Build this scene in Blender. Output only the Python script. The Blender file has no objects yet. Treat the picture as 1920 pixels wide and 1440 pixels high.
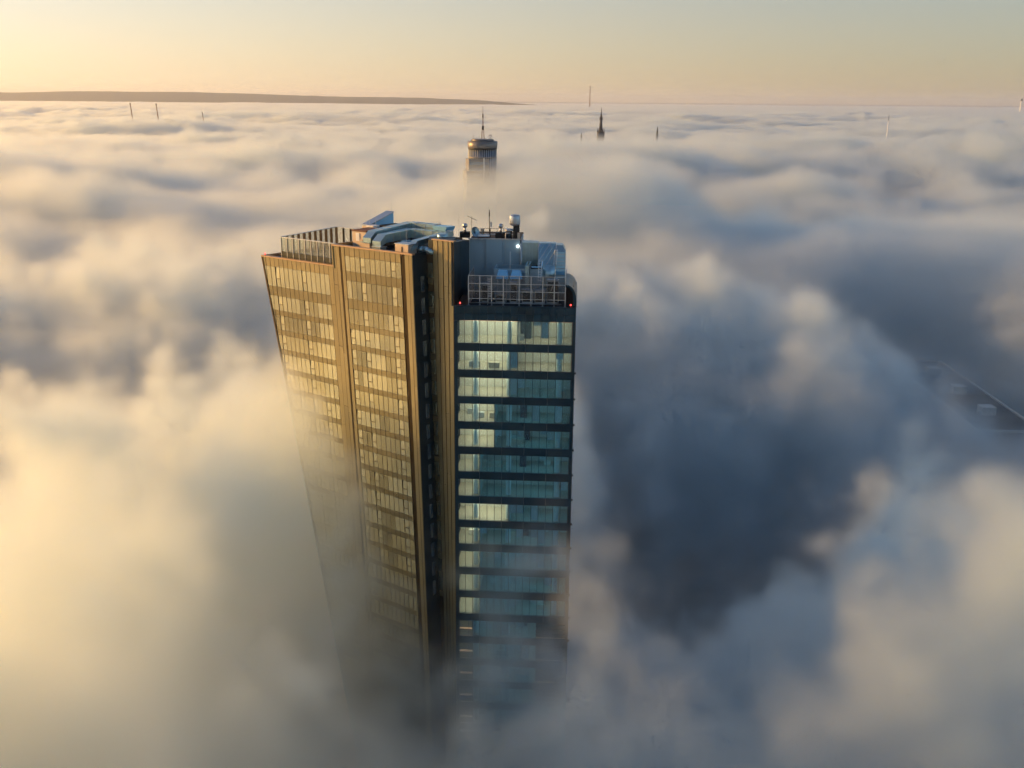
import bpy, math, random
import numpy as np
from mathutils import Matrix, Vector
R = math.radians
random.seed(7)
sc = bpy.context.scene
COL = sc.collection
# ------------------------------------------------------------------ camera, sky, sun, exposure
cam_d = bpy.data.cameras.new('camera'); cam = bpy.data.objects.new('camera', cam_d); COL.objects.link(cam); sc.camera = cam
cam_d.sensor_width = 36; cam_d.lens = 36 * 1900 / 1920; cam_d.clip_start = 1; cam_d.clip_end = 150000
cam.matrix_world = Matrix.Translation((0, 0, 130)) @ Matrix.Rotation(R(90 - 15.64), 4, 'X') @ Matrix.Rotation(R(0.5), 4, 'Z')
SUN_AZ, SUN_EL = -75, 12
W = bpy.data.worlds.new('World'); sc.world = W; W.use_nodes = True
wt = W.node_tree; bg = wt.nodes['Background']; sky = wt.nodes.new('ShaderNodeTexSky')
sky.sky_type = 'NISHITA'; sky.sun_disc = False
sky.sun_elevation = R(SUN_EL); sky.sun_rotation = R(SUN_AZ); sky.altitude = 100
sky.air_density = 1.0; sky.dust_density = 0.3; sky.ozone_density = 2.2
# morning haze low in the sky: warm veil, brighter towards the sun, thinning out with height
bg.inputs[1].default_value = 0.12
_sun = (math.sin(R(SUN_AZ)) * math.cos(R(SUN_EL)), math.cos(R(SUN_AZ)) * math.cos(R(SUN_EL)), math.sin(R(SUN_EL)))
def wn(t, op=None, *ins):
    n = wt.nodes.new(t)
    if op: n.operation = op
    for i, v in enumerate(ins):
        if v is None: continue
        if hasattr(v, 'is_output'): wt.links.new(v, n.inputs[i])
        else: n.inputs[i].default_value = v
    return n
wtc = wn('ShaderNodeTexCoord'); wdot = wn('ShaderNodeVectorMath', 'DOT_PRODUCT', wtc.outputs['Generated'], _sun)
wg = wn('ShaderNodeMath', 'MULTIPLY_ADD', wdot.outputs['Value'], .5, .5); wg2 = wn('ShaderNodeMath', 'POWER', wg.outputs[0], 2.5)
wb = wn('ShaderNodeMath', 'MULTIPLY_ADD', wg2.outputs[0], 1.8, .24)
wcol = wn('ShaderNodeVectorMath', 'SCALE', (5.7, 4.0, 2.6)); wt.links.new(wb.outputs[0], wcol.inputs['Scale'])
wsep = wn('ShaderNodeSeparateXYZ', None, wtc.outputs['Generated'])
wel = wn('ShaderNodeMapRange'); wt.links.new(wsep.outputs[2], wel.inputs[0]); wel.interpolation_type = 'SMOOTHSTEP'
wel.inputs['From Min'].default_value = -.05; wel.inputs['From Max'].default_value = .30; wel.inputs['To Min'].default_value = .68; wel.inputs['To Max'].default_value = .0
wmix = wt.nodes.new('ShaderNodeMix'); wmix.data_type = 'RGBA'; wt.links.new(wel.outputs[0], wmix.inputs['Factor'])
wt.links.new(sky.outputs[0], wmix.inputs['A']); wt.links.new(wcol.outputs[0], wmix.inputs['B']); wt.links.new(wmix.outputs['Result'], bg.inputs[0])
sl = bpy.data.lights.new('sun', 'SUN'); so = bpy.data.objects.new('sun', sl); COL.objects.link(so)
sl.energy = 5.0; sl.angle = R(0.6); sl.color = (1, .52, .125)
_d = Vector((math.sin(R(SUN_AZ)) * math.cos(R(SUN_EL)), math.cos(R(SUN_AZ)) * math.cos(R(SUN_EL)), math.sin(R(SUN_EL))))
so.rotation_euler = _d.to_track_quat('Z', 'Y').to_euler()
vs = sc.view_settings; vs.view_transform = 'Standard'; vs.look = 'None'; vs.exposure = 0.42; vs.gamma = 1; vs.use_curve_mapping = False
cy = sc.cycles
cy.use_denoising = True; cy.max_bounces = 12; cy.volume_bounces = 6; cy.transparent_max_bounces = 24
cy.use_adaptive_sampling = True; cy.adaptive_threshold = .035; cy.adaptive_min_samples = 20; cy.volume_step_rate = 2.0; cy.volume_max_steps = 256; cy.caustics_reflective = False; cy.caustics_refractive = False

# ------------------------------------------------------------------ materials
def mat(name, col, rough=.5, metal=0., spec=.5, vary=0., noise=0., nscale=1., bump=0., bscale=3.):
    m = bpy.data.materials.new(name); m.use_nodes = True; nt = m.node_tree; b = nt.nodes['Principled BSDF']
    b.inputs['Base Color'].default_value = (*col, 1); b.inputs['Roughness'].default_value = rough
    b.inputs['Metallic'].default_value = metal; b.inputs['Specular IOR Level'].default_value = spec
    L = nt.links
    if vary or noise:
        mix = nt.nodes.new('ShaderNodeHueSaturation'); mix.inputs['Color'].default_value = (*col, 1)
        val = nt.nodes.new('ShaderNodeMath'); val.operation = 'MULTIPLY_ADD'
        oi = nt.nodes.new('ShaderNodeObjectInfo'); L.new(oi.outputs['Random'], val.inputs[0]); val.inputs[1].default_value = 2 * vary; val.inputs[2].default_value = 1 - vary
        tc = nt.nodes.new('ShaderNodeTexCoord'); nz = nt.nodes.new('ShaderNodeTexNoise'); nz.inputs['Scale'].default_value = nscale; nz.inputs['Detail'].default_value = 5
        L.new(tc.outputs['Object'], nz.inputs['Vector'])
        v2 = nt.nodes.new('ShaderNodeMath'); v2.operation = 'MULTIPLY_ADD'; L.new(nz.outputs['Fac'], v2.inputs[0]); v2.inputs[1].default_value = 2 * noise; v2.inputs[2].default_value = -noise
        v3 = nt.nodes.new('ShaderNodeMath'); v3.operation = 'ADD'; L.new(val.outputs[0], v3.inputs[0]); L.new(v2.outputs[0], v3.inputs[1])
        L.new(v3.outputs[0], mix.inputs['Value']); L.new(mix.outputs[0], b.inputs['Base Color'])
        rr = nt.nodes.new('ShaderNodeMath'); rr.operation = 'MULTIPLY_ADD'; L.new(nz.outputs['Fac'], rr.inputs[0]); rr.inputs[1].default_value = .2; rr.inputs[2].default_value = rough - .1
        L.new(rr.outputs[0], b.inputs['Roughness'])
    if bump:
        tc = nt.nodes.new('ShaderNodeTexCoord'); nz = nt.nodes.new('ShaderNodeTexNoise'); nz.inputs['Scale'].default_value = bscale
        L.new(tc.outputs['Object'], nz.inputs['Vector']); bp = nt.nodes.new('ShaderNodeBump'); bp.inputs['Strength'].default_value = bump; bp.inputs['Distance'].default_value = .1
        L.new(nz.outputs['Fac'], bp.inputs['Height']); L.new(bp.outputs[0], b.inputs['Normal'])
    return m
def glass(name, tint, refl=.12, rough=.03, dirt=0., edge=.6):
    m = bpy.data.materials.new(name); m.use_nodes = True; nt = m.node_tree; N = nt.nodes; N.clear(); L = nt.links
    out = N.new('ShaderNodeOutputMaterial'); tr = N.new('ShaderNodeBsdfTransparent'); tr.inputs[0].default_value = (*tint, 1)
    gl = N.new('ShaderNodeBsdfGlossy'); gl.inputs['Roughness'].default_value = rough; gl.inputs[0].default_value = (.85, .95, 1, 1)
    fr = N.new('ShaderNodeLayerWeight'); fr.inputs['Blend'].default_value = .25
    ma = N.new('ShaderNodeMath'); ma.operation = 'MULTIPLY_ADD'; L.new(fr.outputs['Fresnel'], ma.inputs[0]); ma.inputs[1].default_value = edge; ma.inputs[2].default_value = refl
    mx = N.new('ShaderNodeMixShader'); L.new(ma.outputs[0], mx.inputs[0]); L.new(tr.outputs[0], mx.inputs[1]); L.new(gl.outputs[0], mx.inputs[2])
    if dirt:
        df = N.new('ShaderNodeBsdfDiffuse'); df.inputs[0].default_value = (.6, .55, .5, 1); m2 = N.new('ShaderNodeMixShader'); m2.inputs[0].default_value = dirt
        L.new(mx.outputs[0], m2.inputs[1]); L.new(df.outputs[0], m2.inputs[2]); mx = m2
    L.new(mx.outputs[0], out.inputs[0]); return m
def emit(name, col, s):
    m = bpy.data.materials.new(name); m.use_nodes = True; b = m.node_tree.nodes['Principled BSDF']
    b.inputs['Base Color'].default_value = (*col, 1); b.inputs['Emission Color'].default_value = (*col, 1); b.inputs['Emission Strength'].default_value = s
    return m
M = dict(
    gold_glass=mat('gold_glass', (.46, .42, .27), .13, .85, vary=.05, noise=.08, nscale=.25, bump=.10, bscale=.35),
    gold_glass_dim=mat('gold_glass_dim', (.34, .31, .20), .2, .8, vary=.06, noise=.1, nscale=.2),  # darker copy: duller reflections of some rows put into the colour
    gold_glass_pale=mat('gold_glass_pale', (.54, .51, .34), .20, .7, vary=.07, noise=.08, nscale=.4),
    gold_spandrel=mat('gold_spandrel', (.26, .22, .125), .32, .75, vary=.07, noise=.12, nscale=.5),
    gold_panel=mat('gold_panel', (.31, .255, .14), .34, .7, vary=.10, noise=.10, nscale=.6, bump=.03, bscale=.8),
    bronze=mat('bronze_frame', (.085, .055, .025), .5, .4),
    gold_cap=mat('gold_cap', (.45, .30, .18), .45, .4),
    dark=mat('dark_cladding', (.007, .034, .052), .32, .1, .35, vary=.2, noise=.25, nscale=.6),
    dark2=mat('dark_recess', (.008, .018, .022), .5, .2, noise=.3, nscale=.4),
    core=mat('core_wall', (.02, .02, .02), .8),
    deck=mat('roof_deck', (.045, .05, .055), .85, noise=.4, nscale=.5, bump=.4, bscale=2),
    rust=mat('roof_rust', (.16, .07, .045), .8, noise=.4, nscale=.8),
    steel=mat('steel', (.52, .54, .56), .35, .8, noise=.15, nscale=1.),
    duct=mat('duct_metal', (.38, .52, .56), .32, .8, vary=.08, noise=.22, nscale=.9, bump=.15, bscale=1.2),
    cream=mat('cream_panel', (.62, .50, .38), .5, .1, vary=.06, noise=.15, nscale=.9),
    bluewall=mat('penthouse_panel', (.34, .46, .52), .5, .2, vary=.08, noise=.12, nscale=.35),
    bluepaint=mat('blue_paint', (.30, .62, .85), .45, .1),  # own paint of the hoods; on the stair house the blue of shade
    white=mat('white_paint', (.8, .8, .78), .5),
    unit=mat('unit_grey', (.42, .44, .45), .5, .3, vary=.2, noise=.2, nscale=1.2),
    black=mat('black_metal', (.02, .02, .022), .5, .2),
    mesh_glass=glass('screen_glass', (.84, .83, .83), .0, .3, dirt=.07, edge=.0),
    fence_glass=glass('fence_glass', (.93, .92, .88), .03, .05, dirt=.05, edge=.35),
    teal_glass=glass('teal_glass', (.70, .90, .95), .05, .02),
    ceil=mat('ceiling_white', (.72, .72, .68), .7),
    floor_in=mat('floor_screed', (.48, .42, .33), .6, noise=.2, nscale=.5),
    blind=mat('roller_blind', (.55, .62, .62), .7, vary=.2),
    wall_in=mat('room_wall', (.66, .62, .55), .7, vary=.15, noise=.1),
    col_in=mat('column_white', (.82, .86, .82), .55),
    lamp=emit('ceiling_lamp', (1, .70, .46), 8.5),  # added glow standing in for sunlight through the gold wing
    lamp_cool=emit('ceiling_lamp_cool', (.22, .72, 1), 3.4),  # added glow that turns the right-hand rooms teal
    red=emit('red_beacon', (1, .05, .04), 5.), wallamp=emit('wall_lamp', (1, .97, .9), 5.),
    concrete=mat('concrete', (.30, .29, .27), .8, noise=.25, nscale=.08),
    stone=mat('dark_stone', (.05, .05, .06), .8, noise=.3, nscale=.1),
    copper=mat('dark_copper', (.035, .035, .045), .6),
    roofgrey=mat('roof_felt', (.055, .06, .065), .9, noise=.35, nscale=.12),
    roofpale=mat('roof_pale', (.55, .54, .50), .8, noise=.2, nscale=.2),
    asphalt=mat('asphalt', (.045, .05, .055), .9, noise=.3, nscale=.1),
    paint=mat('road_paint', (.75, .74, .70), .7),
    tower=mat('tower_panel', (.20, .18, .165), .4, .3, noise=.15, nscale=.3),
    towerglass=mat('tower_glass', (.22, .28, .33), .2, .8, noise=.2, nscale=.2),
    mastred=mat('mast_rust', (.25, .12, .09), .6), bird=mat('bird_grey', (.05, .05, .05), .8),
)
# ------------------------------------------------------------------ mesh helpers
class MB:
    def __init__(s): s.v = []; s.f = []; s.sm = []
    def hexa(s, p):          # 8 points: 0-3 bottom loop, 4-7 top loop
        n = len(s.v); s.v += [tuple(q) for q in p]
        for f in ((3, 2, 1, 0), (4, 5, 6, 7), (0, 1, 5, 4), (1, 2, 6, 5), (2, 3, 7, 6), (3, 0, 4, 7)): s.f.append(tuple(n + i for i in f)); s.sm.append(False)
        return s
    def prism(s, poly, z0, z1):
        n = len(s.v); k = len(poly); s.v += [(p[0], p[1], z0 if len(p) < 3 else p[2]) for p in poly] + [(p[0], p[1], z1) for p in poly]
        s.f.append(tuple(n + i for i in reversed(range(k)))); s.f.append(tuple(n + k + i for i in range(k)))
        for i in range(k): j = (i + 1) % k; s.f.append((n + i, n + j, n + k + j, n + k + i))
        s.sm += [False] * (k + 2); return s
    def tube(s, a, b, r, r2=None, k=10, cap=True):
        a = Vector(a); b = Vector(b); r2 = r if r2 is None else r2; ax = (b - a).normalized(); t = Vector((0, 0, 1)) if abs(ax.z) < .9 else Vector((1, 0, 0))
        e1 = ax.cross(t).normalized(); e2 = ax.cross(e1); n = len(s.v)
        for c, rr in ((a, r), (b, r2)):
            for i in range(k): q = 2 * math.pi * i / k; s.v.append(tuple(c + e1 * math.cos(q) * rr + e2 * math.sin(q) * rr))
        for i in range(k): j = (i + 1) % k; s.f.append((n + i, n + j, n + k + j, n + k + i)); s.sm.append(k > 6)
        if cap: s.f.append(tuple(n + i for i in reversed(range(k)))); s.f.append(tuple(n + k + i for i in range(k))); s.sm += [False, False]
        return s
    def lathe(s, c, prof, k=24):
        n = len(s.v); m = len(prof)
        for r, z in prof:
            for i in range(k): q = 2 * math.pi * i / k; s.v.append((c[0] + r * math.cos(q), c[1] + r * math.sin(q), c[2] + z))
        for a in range(m - 1):
            for i in range(k): j = (i + 1) % k; s.f.append((n + a * k + i, n + a * k + j, n + (a + 1) * k + j, n + (a + 1) * k + i)); s.sm.append(True)
        s.f.append(tuple(n + i for i in reversed(range(k)))); s.f.append(tuple(n + (m - 1) * k + i for i in range(k))); s.sm += [False, False]
        return s
    def build(s, name, m, parent=None, origin=None, label=None):
        o0 = Vector(parent['_o']) if parent is not None else Vector(origin or (0, 0, 0))
        me = bpy.data.meshes.new(name); me.from_pydata([tuple(Vector(v) - o0) for v in s.v], [], s.f)
        me.polygons.foreach_set('use_smooth', s.sm); me.materials.append(m); me.update()
        o = bpy.data.objects.new(name, me); COL.objects.link(o); o['_o'] = list(o0)
        if parent is not None: o.parent = parent
        else: o.location = o0
        if label: o['label'] = label
        return o
def thing(name, label, cat, loc, group=None):
    o = bpy.data.objects.new(name, None); COL.objects.link(o); o.location = loc; o['_o'] = list(loc); o['label'] = label; o['category'] = cat; o.empty_display_size = 1
    if group: o['group'] = group
    return o
def tag(o, label, cat, group=None):
    o['label'] = label; o['category'] = cat
    if group: o['group'] = group
    return o
def struct(o, kind='structure'): o['kind'] = kind; return o
# building frames: gold wing (u leftwards along the facade, w inwards) and blue wing (x rightwards, y inwards)
A = Vector((-7.6956, 130.4183, 0)); D = Vector((-.809017, .587785, 0)); NN = Vector((-.587785, -.809017, 0)); G = Vector((-9.2826, 128.2339, 0))
EX = Vector((math.cos(R(3.8)), -math.sin(R(3.8)), 0)); EY = Vector((math.sin(R(3.8)), math.cos(R(3.8)), 0))
def lean(u): return float(np.interp(u, [0, 5, 20, 34], [0, .035, .06, .075]))
def P(u, w, z): return G + D * (u - lean(u) * (108 - z)) - NN * w + Vector((0, 0, z))          # leaning gold facade
def U(u, w, z): return G + D * u - NN * w + Vector((0, 0, z))                                   # plain, for the roof
def Lc(x, y, z): return A + EX * x + EY * y + Vector((0, 0, z))
def edge(z): return 34.06 - .145 * (108 - z)                                                   # slanting left edge, in facade u
def box(f, x0, x1, y0, y1, z0, z1, mb=None):
    mb = mb or MB()
    # keep loops counter-clockwise for either frame
    p = [f(x0, y0, z0), f(x1, y0, z0), f(x1, y1, z0), f(x0, y1, z0), f(x0, y0, z1), f(x1, y0, z1), f(x1, y1, z1), f(x0, y1, z1)]
    if (p[1] - p[0]).cross(p[3] - p[0]).z < 0: p = [p[i] for i in (3, 2, 1, 0, 7, 6, 5, 4)]
    return mb.hexa(p)

# ------------------------------------------------------------------ the office tower
def plate(mb, uz, w0, w1, f=P):
    """a plate on the facade from an outline in (u, z), from depth w0 (outside) to w1"""
    k = len(uz); n = len(mb.v)
    mb.v += [tuple(f(u, w0, z)) for u, z in uz] + [tuple(f(u, w1, z)) for u, z in uz]
    mb.f.append(tuple(n + i for i in reversed(range(k)))); mb.f.append(tuple(n + k + i for i in range(k)))
    for i in range(k): j = (i + 1) % k; mb.f.append((n + i, n + j, n + k + j, n + k + i))
    mb.sm += [False] * (k + 2); return mb
def clip(uz):
    out = []
    for i in range(len(uz)):
        a, b = uz[i], uz[(i + 1) % len(uz)]; fa, fb = edge(a[1]) - a[0], edge(b[1]) - b[0]
        if fa >= 0: out.append(a)
        if fa * fb < 0: t = fa / (fa - fb); out.append((a[0] + (b[0] - a[0]) * t, a[1] + (b[1] - a[1]) * t))
    return out
def rect(u0, u1, z0, z1): return [(u0, z0), (u1, z0), (u1, z1), (u0, z1)]
T = thing('office_tower', 'tall office tower with a golden wing and a dark blue glass wing above the fog', 'office tower', (-8, 134, 0))
ZB = 8.0                                     # facades run down to here; the plinth stands below
PW = .934
GB = [99.95 - 2.905 * k for k in range(0, 31)]        # sill heights of the gold wing
sash_cols_left = {4: 0, 12: 1, 8: 2}; sash_cols_mid = {0: 0, 3: 1, 9: 2}
_seg = [0, M['gold_glass']]
def pane_variant():                     # neighbouring panes of one room look alike
    if _seg[0] <= 0:
        r = random.random(); _seg[0] = random.choice((2, 3, 3, 4, 5))
        _seg[1] = M['gold_glass_pale'] if r < .42 else M['gold_glass_dim'] if r < .42 + DIM[0] else M['gold_glass']
    _seg[0] -= 1; return _seg[1]
DIM = [.12]
def tilted(o):                         # no pane sits quite true in its frame
    a, b = random.uniform(-.012, .012), random.uniform(-.006, .006); uc, zc = o[0][0], (o[0][1] + o[2][1]) / 2
    return lambda u, w, z: P(u, w + a * (u - uc) + b * (z - zc), z)
stuff_low = MB(); n_pane = 0
def window(u0, u1, z0, z1, sash, opened):
    """one bay of one storey"""
    global n_pane
    g = .02
    o = clip(rect(u0 + g, u1 - g, z0, z1))
    if len(o) < 3 or max(p[0] for p in o) - min(p[0] for p in o) < .12: return
    if z1 < 66: plate(stuff_low, o, .05, .09); return
    if sash and len(o) == 4:
        zm = z0 + (z1 - z0) * .42
        plate(MB(), rect(u0 + g, u1 - g, z0, zm - .05), .05, .09).build('lower_light', M['gold_glass_pale'], T)
        plate(MB(), rect(u0 + g, u1 - g, zm - .05, zm + .05), -.03, .08).build('transom', M['bronze'], T)
        t = .10 if opened else .05
        mb = MB(); a, b, c, d = u0 + .09, u1 - .09, zm + .05, z1 - .03
        mb.hexa([P(a, .02, c), P(b, .02, c), P(b, .06, c), P(a, .06, c), P(a, .02 + t, d), P(b, .02 + t, d), P(b, .06 + t, d), P(a, .06 + t, d)])
        s = mb.build('window_sash', M['gold_glass_pale'], T)
        if not opened: plate(MB(), rect(u0 + g, u1 - g, zm, z1), .10, .14).build('pane_backing', M['gold_spandrel'], T)
        return
    plate(MB(), o, .012, .05, tilted(o)).build('window_pane', pane_variant(), T); n_pane += 1
# left block: 15 bays; middle block: 11 bays
LB0, MB0 = 20.35, 6.68
def levels():
    rows = [(103.45, 105.95, 106.35)]                   # sill, head middle block, head left block
    rows += [(b, b + 2.12, b + 2.12) for b in GB if b > ZB + 3]
    return rows
rows = levels()
for ri, (s, hm, hl) in enumerate(rows):
    DIM[0] = .9 if ri == 2 else .12; _seg[0] = 0
    for i in range(15):
        c = i in (5, 11) or (ri > 5 and i in (8,)) or i == 2
        c = c and not (i == 2 and ri < 6)
        window(LB0 + PW * i, LB0 + PW * (i + 1), s, hl, c, random.random() < .35)
    DIM[0] = .5 if ri in (1, 2, 3) else .12; _seg[0] = 0
    for i in range(11):
        c = i in (1, 7, 10) and not (i == 10 and ri < 2)
        window(MB0 + PW * i, MB0 + PW * (i + 1), s, hm, c, random.random() < .3)
for i in range(11): window(MB0 + PW * i, MB0 + PW * (i + 1), 107.25, 109.3, i in (1, 7), False)
stuff_low.build('lower_window_row', M['gold_glass'], T)['kind'] = 'stuff'
# spandrel bands: one part per storey and block, each made of separately seated panels
def band(u0, n, z0, z1, name='spandrel_band', m='gold_spandrel'):
    mb = MB()
    for i in range(n):
        o = clip(rect(u0 + PW * i + .03, u0 + PW * (i + 1) - .03, z0 + .03, z1 - .03))
        if len(o) >= 3: w = random.uniform(-.012, .012); plate(mb, o, .01 + w, .08 + w)
    if mb.v: mb.build(name, M[m], T)
for k, (s, hm, hl) in enumerate(rows):
    nxt = rows[k + 1] if k + 1 < len(rows) else (ZB, ZB + .2, ZB + .2)
    band(LB0, 15, nxt[2], s); band(MB0, 11, nxt[1], s)
band(MB0, 11, 105.95, 107.25); band(MB0, 11, 109.3, 110.5, 'parapet_band', 'gold_panel'); band(LB0, 15, 106.35, 107.6, 'parapet_band', 'gold_panel')
# fins between the bays, running the full height
def fin(u, z0, z1, w0=-.015, w1=.08, t=.022):
    z0 = max(z0, 108 - (34.06 - u) / .135) if u > 34.06 - 0.135 * (108 - z0) else z0
    if z1 - z0 < .5: return
    plate(MB(), rect(u - t, u + t, z0, z1), w0, w1).build('fin', M['bronze'], T)
for i in range(16): fin(LB0 + PW * i, ZB, 107.6)
for i in range(12): fin(MB0 + PW * i, ZB, 110.5)
# slanting edge trim on the left corner
mb = MB(); mb.hexa([P(edge(ZB) - .02, -.08, ZB), P(edge(ZB) + .22, -.08, ZB), P(edge(ZB) + .22, .5, ZB), P(edge(ZB) - .02, .5, ZB), P(34.04, -.08, 107.8), P(34.28, -.08, 107.8), P(34.28, .5, 107.8), P(34.04, .5, 107.8)])
mb.build('corner_trim', M['bronze'], T)
# plain cladding strips between the blocks, each panel its own piece
def cladding(u0, u1, z_top, f=P, w=0., name='cladding_panel', off=0., h=8.7):
    z = z_top; first = True
    while z > 48:
        b = max(z - (h * .62 + off if first else h), 46); first = False
        o = [(u0 + .02, b + .02), (u1 - .02, b + .02), (u1 - .02, z - .02), (u0 + .02, z - .02)]
        dw = random.uniform(-.015, .015)
        plate(MB(), o, w - .01 + dw, w + .08, f).build(name, M['gold_panel'], T); z = b
    plate(MB(), rect(u0 + .02, u1 - .02, ZB, 46), w - .01, w + .08, f).build('lower_cladding', M['gold_panel'], T)
for k, (a, b) in enumerate([(19.45, 20.32)]): cladding(a, b, 107.6, off=k)
for k, (a, b) in enumerate([(18.62, 19.42), (17.95, 18.6), (17.0, 17.62), (5.28, 5.95), (4.62, 5.26)]): cladding(a, b, 110.5, off=.9 * k)
for u in (17.70, 17.82, 6.02, 6.14, 6.3, 6.42, 18.61, 5.27, 19.43): fin(u, ZB, 110.4 if u < 19.4 else 107.5, -.02, .12, .03)
plate(MB(), rect(5.95, 6.62, ZB, 110.4), .15, .2).build('shadow_gap', M['bronze'], T)
plate(MB(), rect(17.62, 17.95, ZB, 110.4), .3, .35).build('shadow_gap', M['bronze'], T)
plate(MB(), rect(19.3, 20.4, ZB, 107.6), .1, .15).build('panel_backing', M['bronze'], T)
# caps
plate(MB(), rect(19.2, 34.25, 107.62, 107.82), -.12, .45).build('parapet_cap', M['gold_cap'], T)
plate(MB(), rect(4.55, 19.3, 110.52, 110.72), -.12, .45).build('parapet_cap', M['gold_cap'], T)
box(P, 19.12, 19.32, -.1, 16, 107.4, 110.72).build('parapet_return', M['gold_panel'], T)
# solid dark boxes added behind the glazing to block light
def corebox(f, u0t, u1t, u0b, u1b, w0, w1, z0, z1, name='core_wall', m='core'):
    p = [f(u0b, w0, z0), f(u1b, w0, z0), f(u1b, w1, z0), f(u0b, w1, z0), f(u0t, w0, z1), f(u1t, w0, z1), f(u1t, w1, z1), f(u0t, w1, z1)]
    if (p[1] - p[0]).cross(p[3] - p[0]).z < 0: p = [p[i] for i in (3, 2, 1, 0, 7, 6, 5, 4)]
    return MB().hexa(p).build(name, M[m], T)
corebox(P, 19.3, 34.0, 19.3, edge(ZB) - .05, .16, 16.4, ZB, 107.3)
def corepoly(pts, z0, z1, name, m): MB().prism([(p.x, p.y) for p in pts][::-1], z0, z1).build(name, M[m], T)
_mid = [P(u, w, 108) for u, w in ((4.72, .36), (19.1, .36), (19.1, 16.4), (9.4, 16.4), (4.72, 9.8))]
mb = MB(); _lo = [P(u, w, ZB) for u, w in ((4.72, .36), (19.1, .36), (19.1, 16.4), (9.4, 16.4), (4.72, 9.8))]; _hi = [P(u, w, 110) for u, w in ((4.72, .36), (19.1, .36), (19.1, 16.4), (9.4, 16.4), (4.72, 9.8))]
mb.v = [tuple(q) for q in _lo + _hi]; mb.f = [(0, 1, 2, 3, 4), (9, 8, 7, 6, 5)] + [(i, 5 + i, 5 + (i + 1) % 5, (i + 1) % 5) for i in range(5)]; mb.sm = [False] * 7; mb.build('core_wall', M['core'], T)
box(P, 19.4, 34.1, .45, 16.3, 107.3, 107.42).build('roof_deck', M['deck'], T)
corepoly([P(u, w, 110) for u, w in ((4.75, .45), (19.1, .45), (19.1, 16.3), (9.4, 16.3), (4.75, 9.8))], 110.01, 110.12, 'roof_deck', 'deck')
box(P, 19.4, 34.4, 16.0, 16.35, 107.4, 107.9).build('rear_parapet', M['gold_cap'], T)
box(P, 33.9, 34.25, .45, 16.0, 107.42, 107.8).build('side_parapet', M['gold_cap'], T)
box(P, 9.4, 19.3, 16.0, 16.35, 110.13, 110.8).build('rear_parapet', M['gold_cap'], T)
# middle block's return wall with slit windows; its shade is put into the colour
def Rw(y, x, z): return P(4.58 - x, y, z)               # y = inwards, x = outwards from the wall towards the blue wing
box(P, 4.56, 4.7, -.05, 2.72, ZB, 110.72).build('return_wall', M['dark2'], T)
for k in range(0, 16):
    z = 107.6 - 2.905 * k
    mb = MB(); a = P(4.54, 1.35, z - 2.1); box(P, 4.50, 4.56, 1.3, 2.0, z - 2.05, z, mb); mb.build('slit_window', M['towerglass'], T)
# recessed strip beside the return wall: short windows and spandrels
for k, (s, hm, hl) in enumerate([(107.3, 109.2, 0)] + rows[:15]):
    plate(MB(), rect(3.5, 4.45, s, s + 2.0), 2.72, 2.78).build('strip_pane', M['gold_glass'], T)
    plate(MB(), rect(3.5, 4.45, s - .85, s - .05), 2.70, 2.78).build('strip_spandrel', M['gold_spandrel'], T)
plate(MB(), rect(3.45, 4.5, ZB, 110.4), 2.8, 2.9).build('strip_backing', M['bronze'], T)
# the tall plain pier of four panel strips
for k in range(4): cladding(.02 + .86 * k, .86 * (k + 1) - .01, 112.35, w=2.7, off=(1.4, .5, 2.2, 0)[k], h=8.7)
for k in range(5): plate(MB(), rect(.86 * k - .025, .86 * k + .025, ZB, 112.4), 2.62, 2.8).build('fin', M['bronze'], T)
plate(MB(), rect(-.08, 3.5, 112.37, 112.52), 2.58, 3.2).build('parapet_cap', M['gold_cap'], T)
corepoly([P(.03, 2.84, 108), P(4.4, 2.84, 108), Lc(-3.9, 5.6, 0), Lc(-.32, 5.6, 0), Lc(-.32, .5, 0)], ZB, 112.3, 'pier_core', 'dark2')
box(Lc, -6.0, -.32, 5.62, 16, ZB, 110.6).build('pier_core', M['dark2'], T)
# dark side wall rising beside the blue wing's roof, a step, then the pale penthouse
MB().hexa([Lc(-.3, .02, 104), Lc(.04, .02, 104), Lc(.04, 7.5, 104), Lc(-.3, 7.5, 104), Lc(-.3, .02, 112.3), Lc(.04, .02, 112.3), Lc(.04, 7.5, 111.5), Lc(-.3, 7.5, 111.5)]).build('side_wall', M['dark2'], T)
MB().hexa([Lc(-.3, 7.5, 104), Lc(.04, 7.52, 104), Lc(.74, 12, 104), Lc(-.3, 12, 104), Lc(-.3, 7.5, 111.5), Lc(.04, 7.52, 111.5), Lc(.74, 12, 111.1), Lc(-.3, 12, 111.1)]).build('side_wall', M['dark'], T)
for i, (x0, x1) in enumerate([(.72, 3.05), (3.08, 5.4), (5.43, 7.86)]):
    box(Lc, x0, x1, 12.0 + (.25 if i == 0 else 0), 12.3, 104.02, 111.2).build('penthouse_panel', M['bluewall'], T)
box(Lc, .72, 7.8, 12.32, 21.6, 104.02, 111.05).build('penthouse_wall', M['bluewall'], T)
box(Lc, .6, 7.98, 11.9, 12.2, 111.2, 111.35).build('penthouse_cap', M['steel'], T)
box(Lc, .72, 7.8, 12.35, 21.6, 111.05, 111.12).build('roof_deck', M['deck'], T)
box(Lc, 5.78, 5.82, 11.93, 11.99, 106, 111.1).build('downpipe', M['steel'], T)
tl = box(Lc, 7.45, 7.72, 11.75, 11.98, 110.2, 110.46).build('wall_lamp', M['wallamp'], T)

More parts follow.
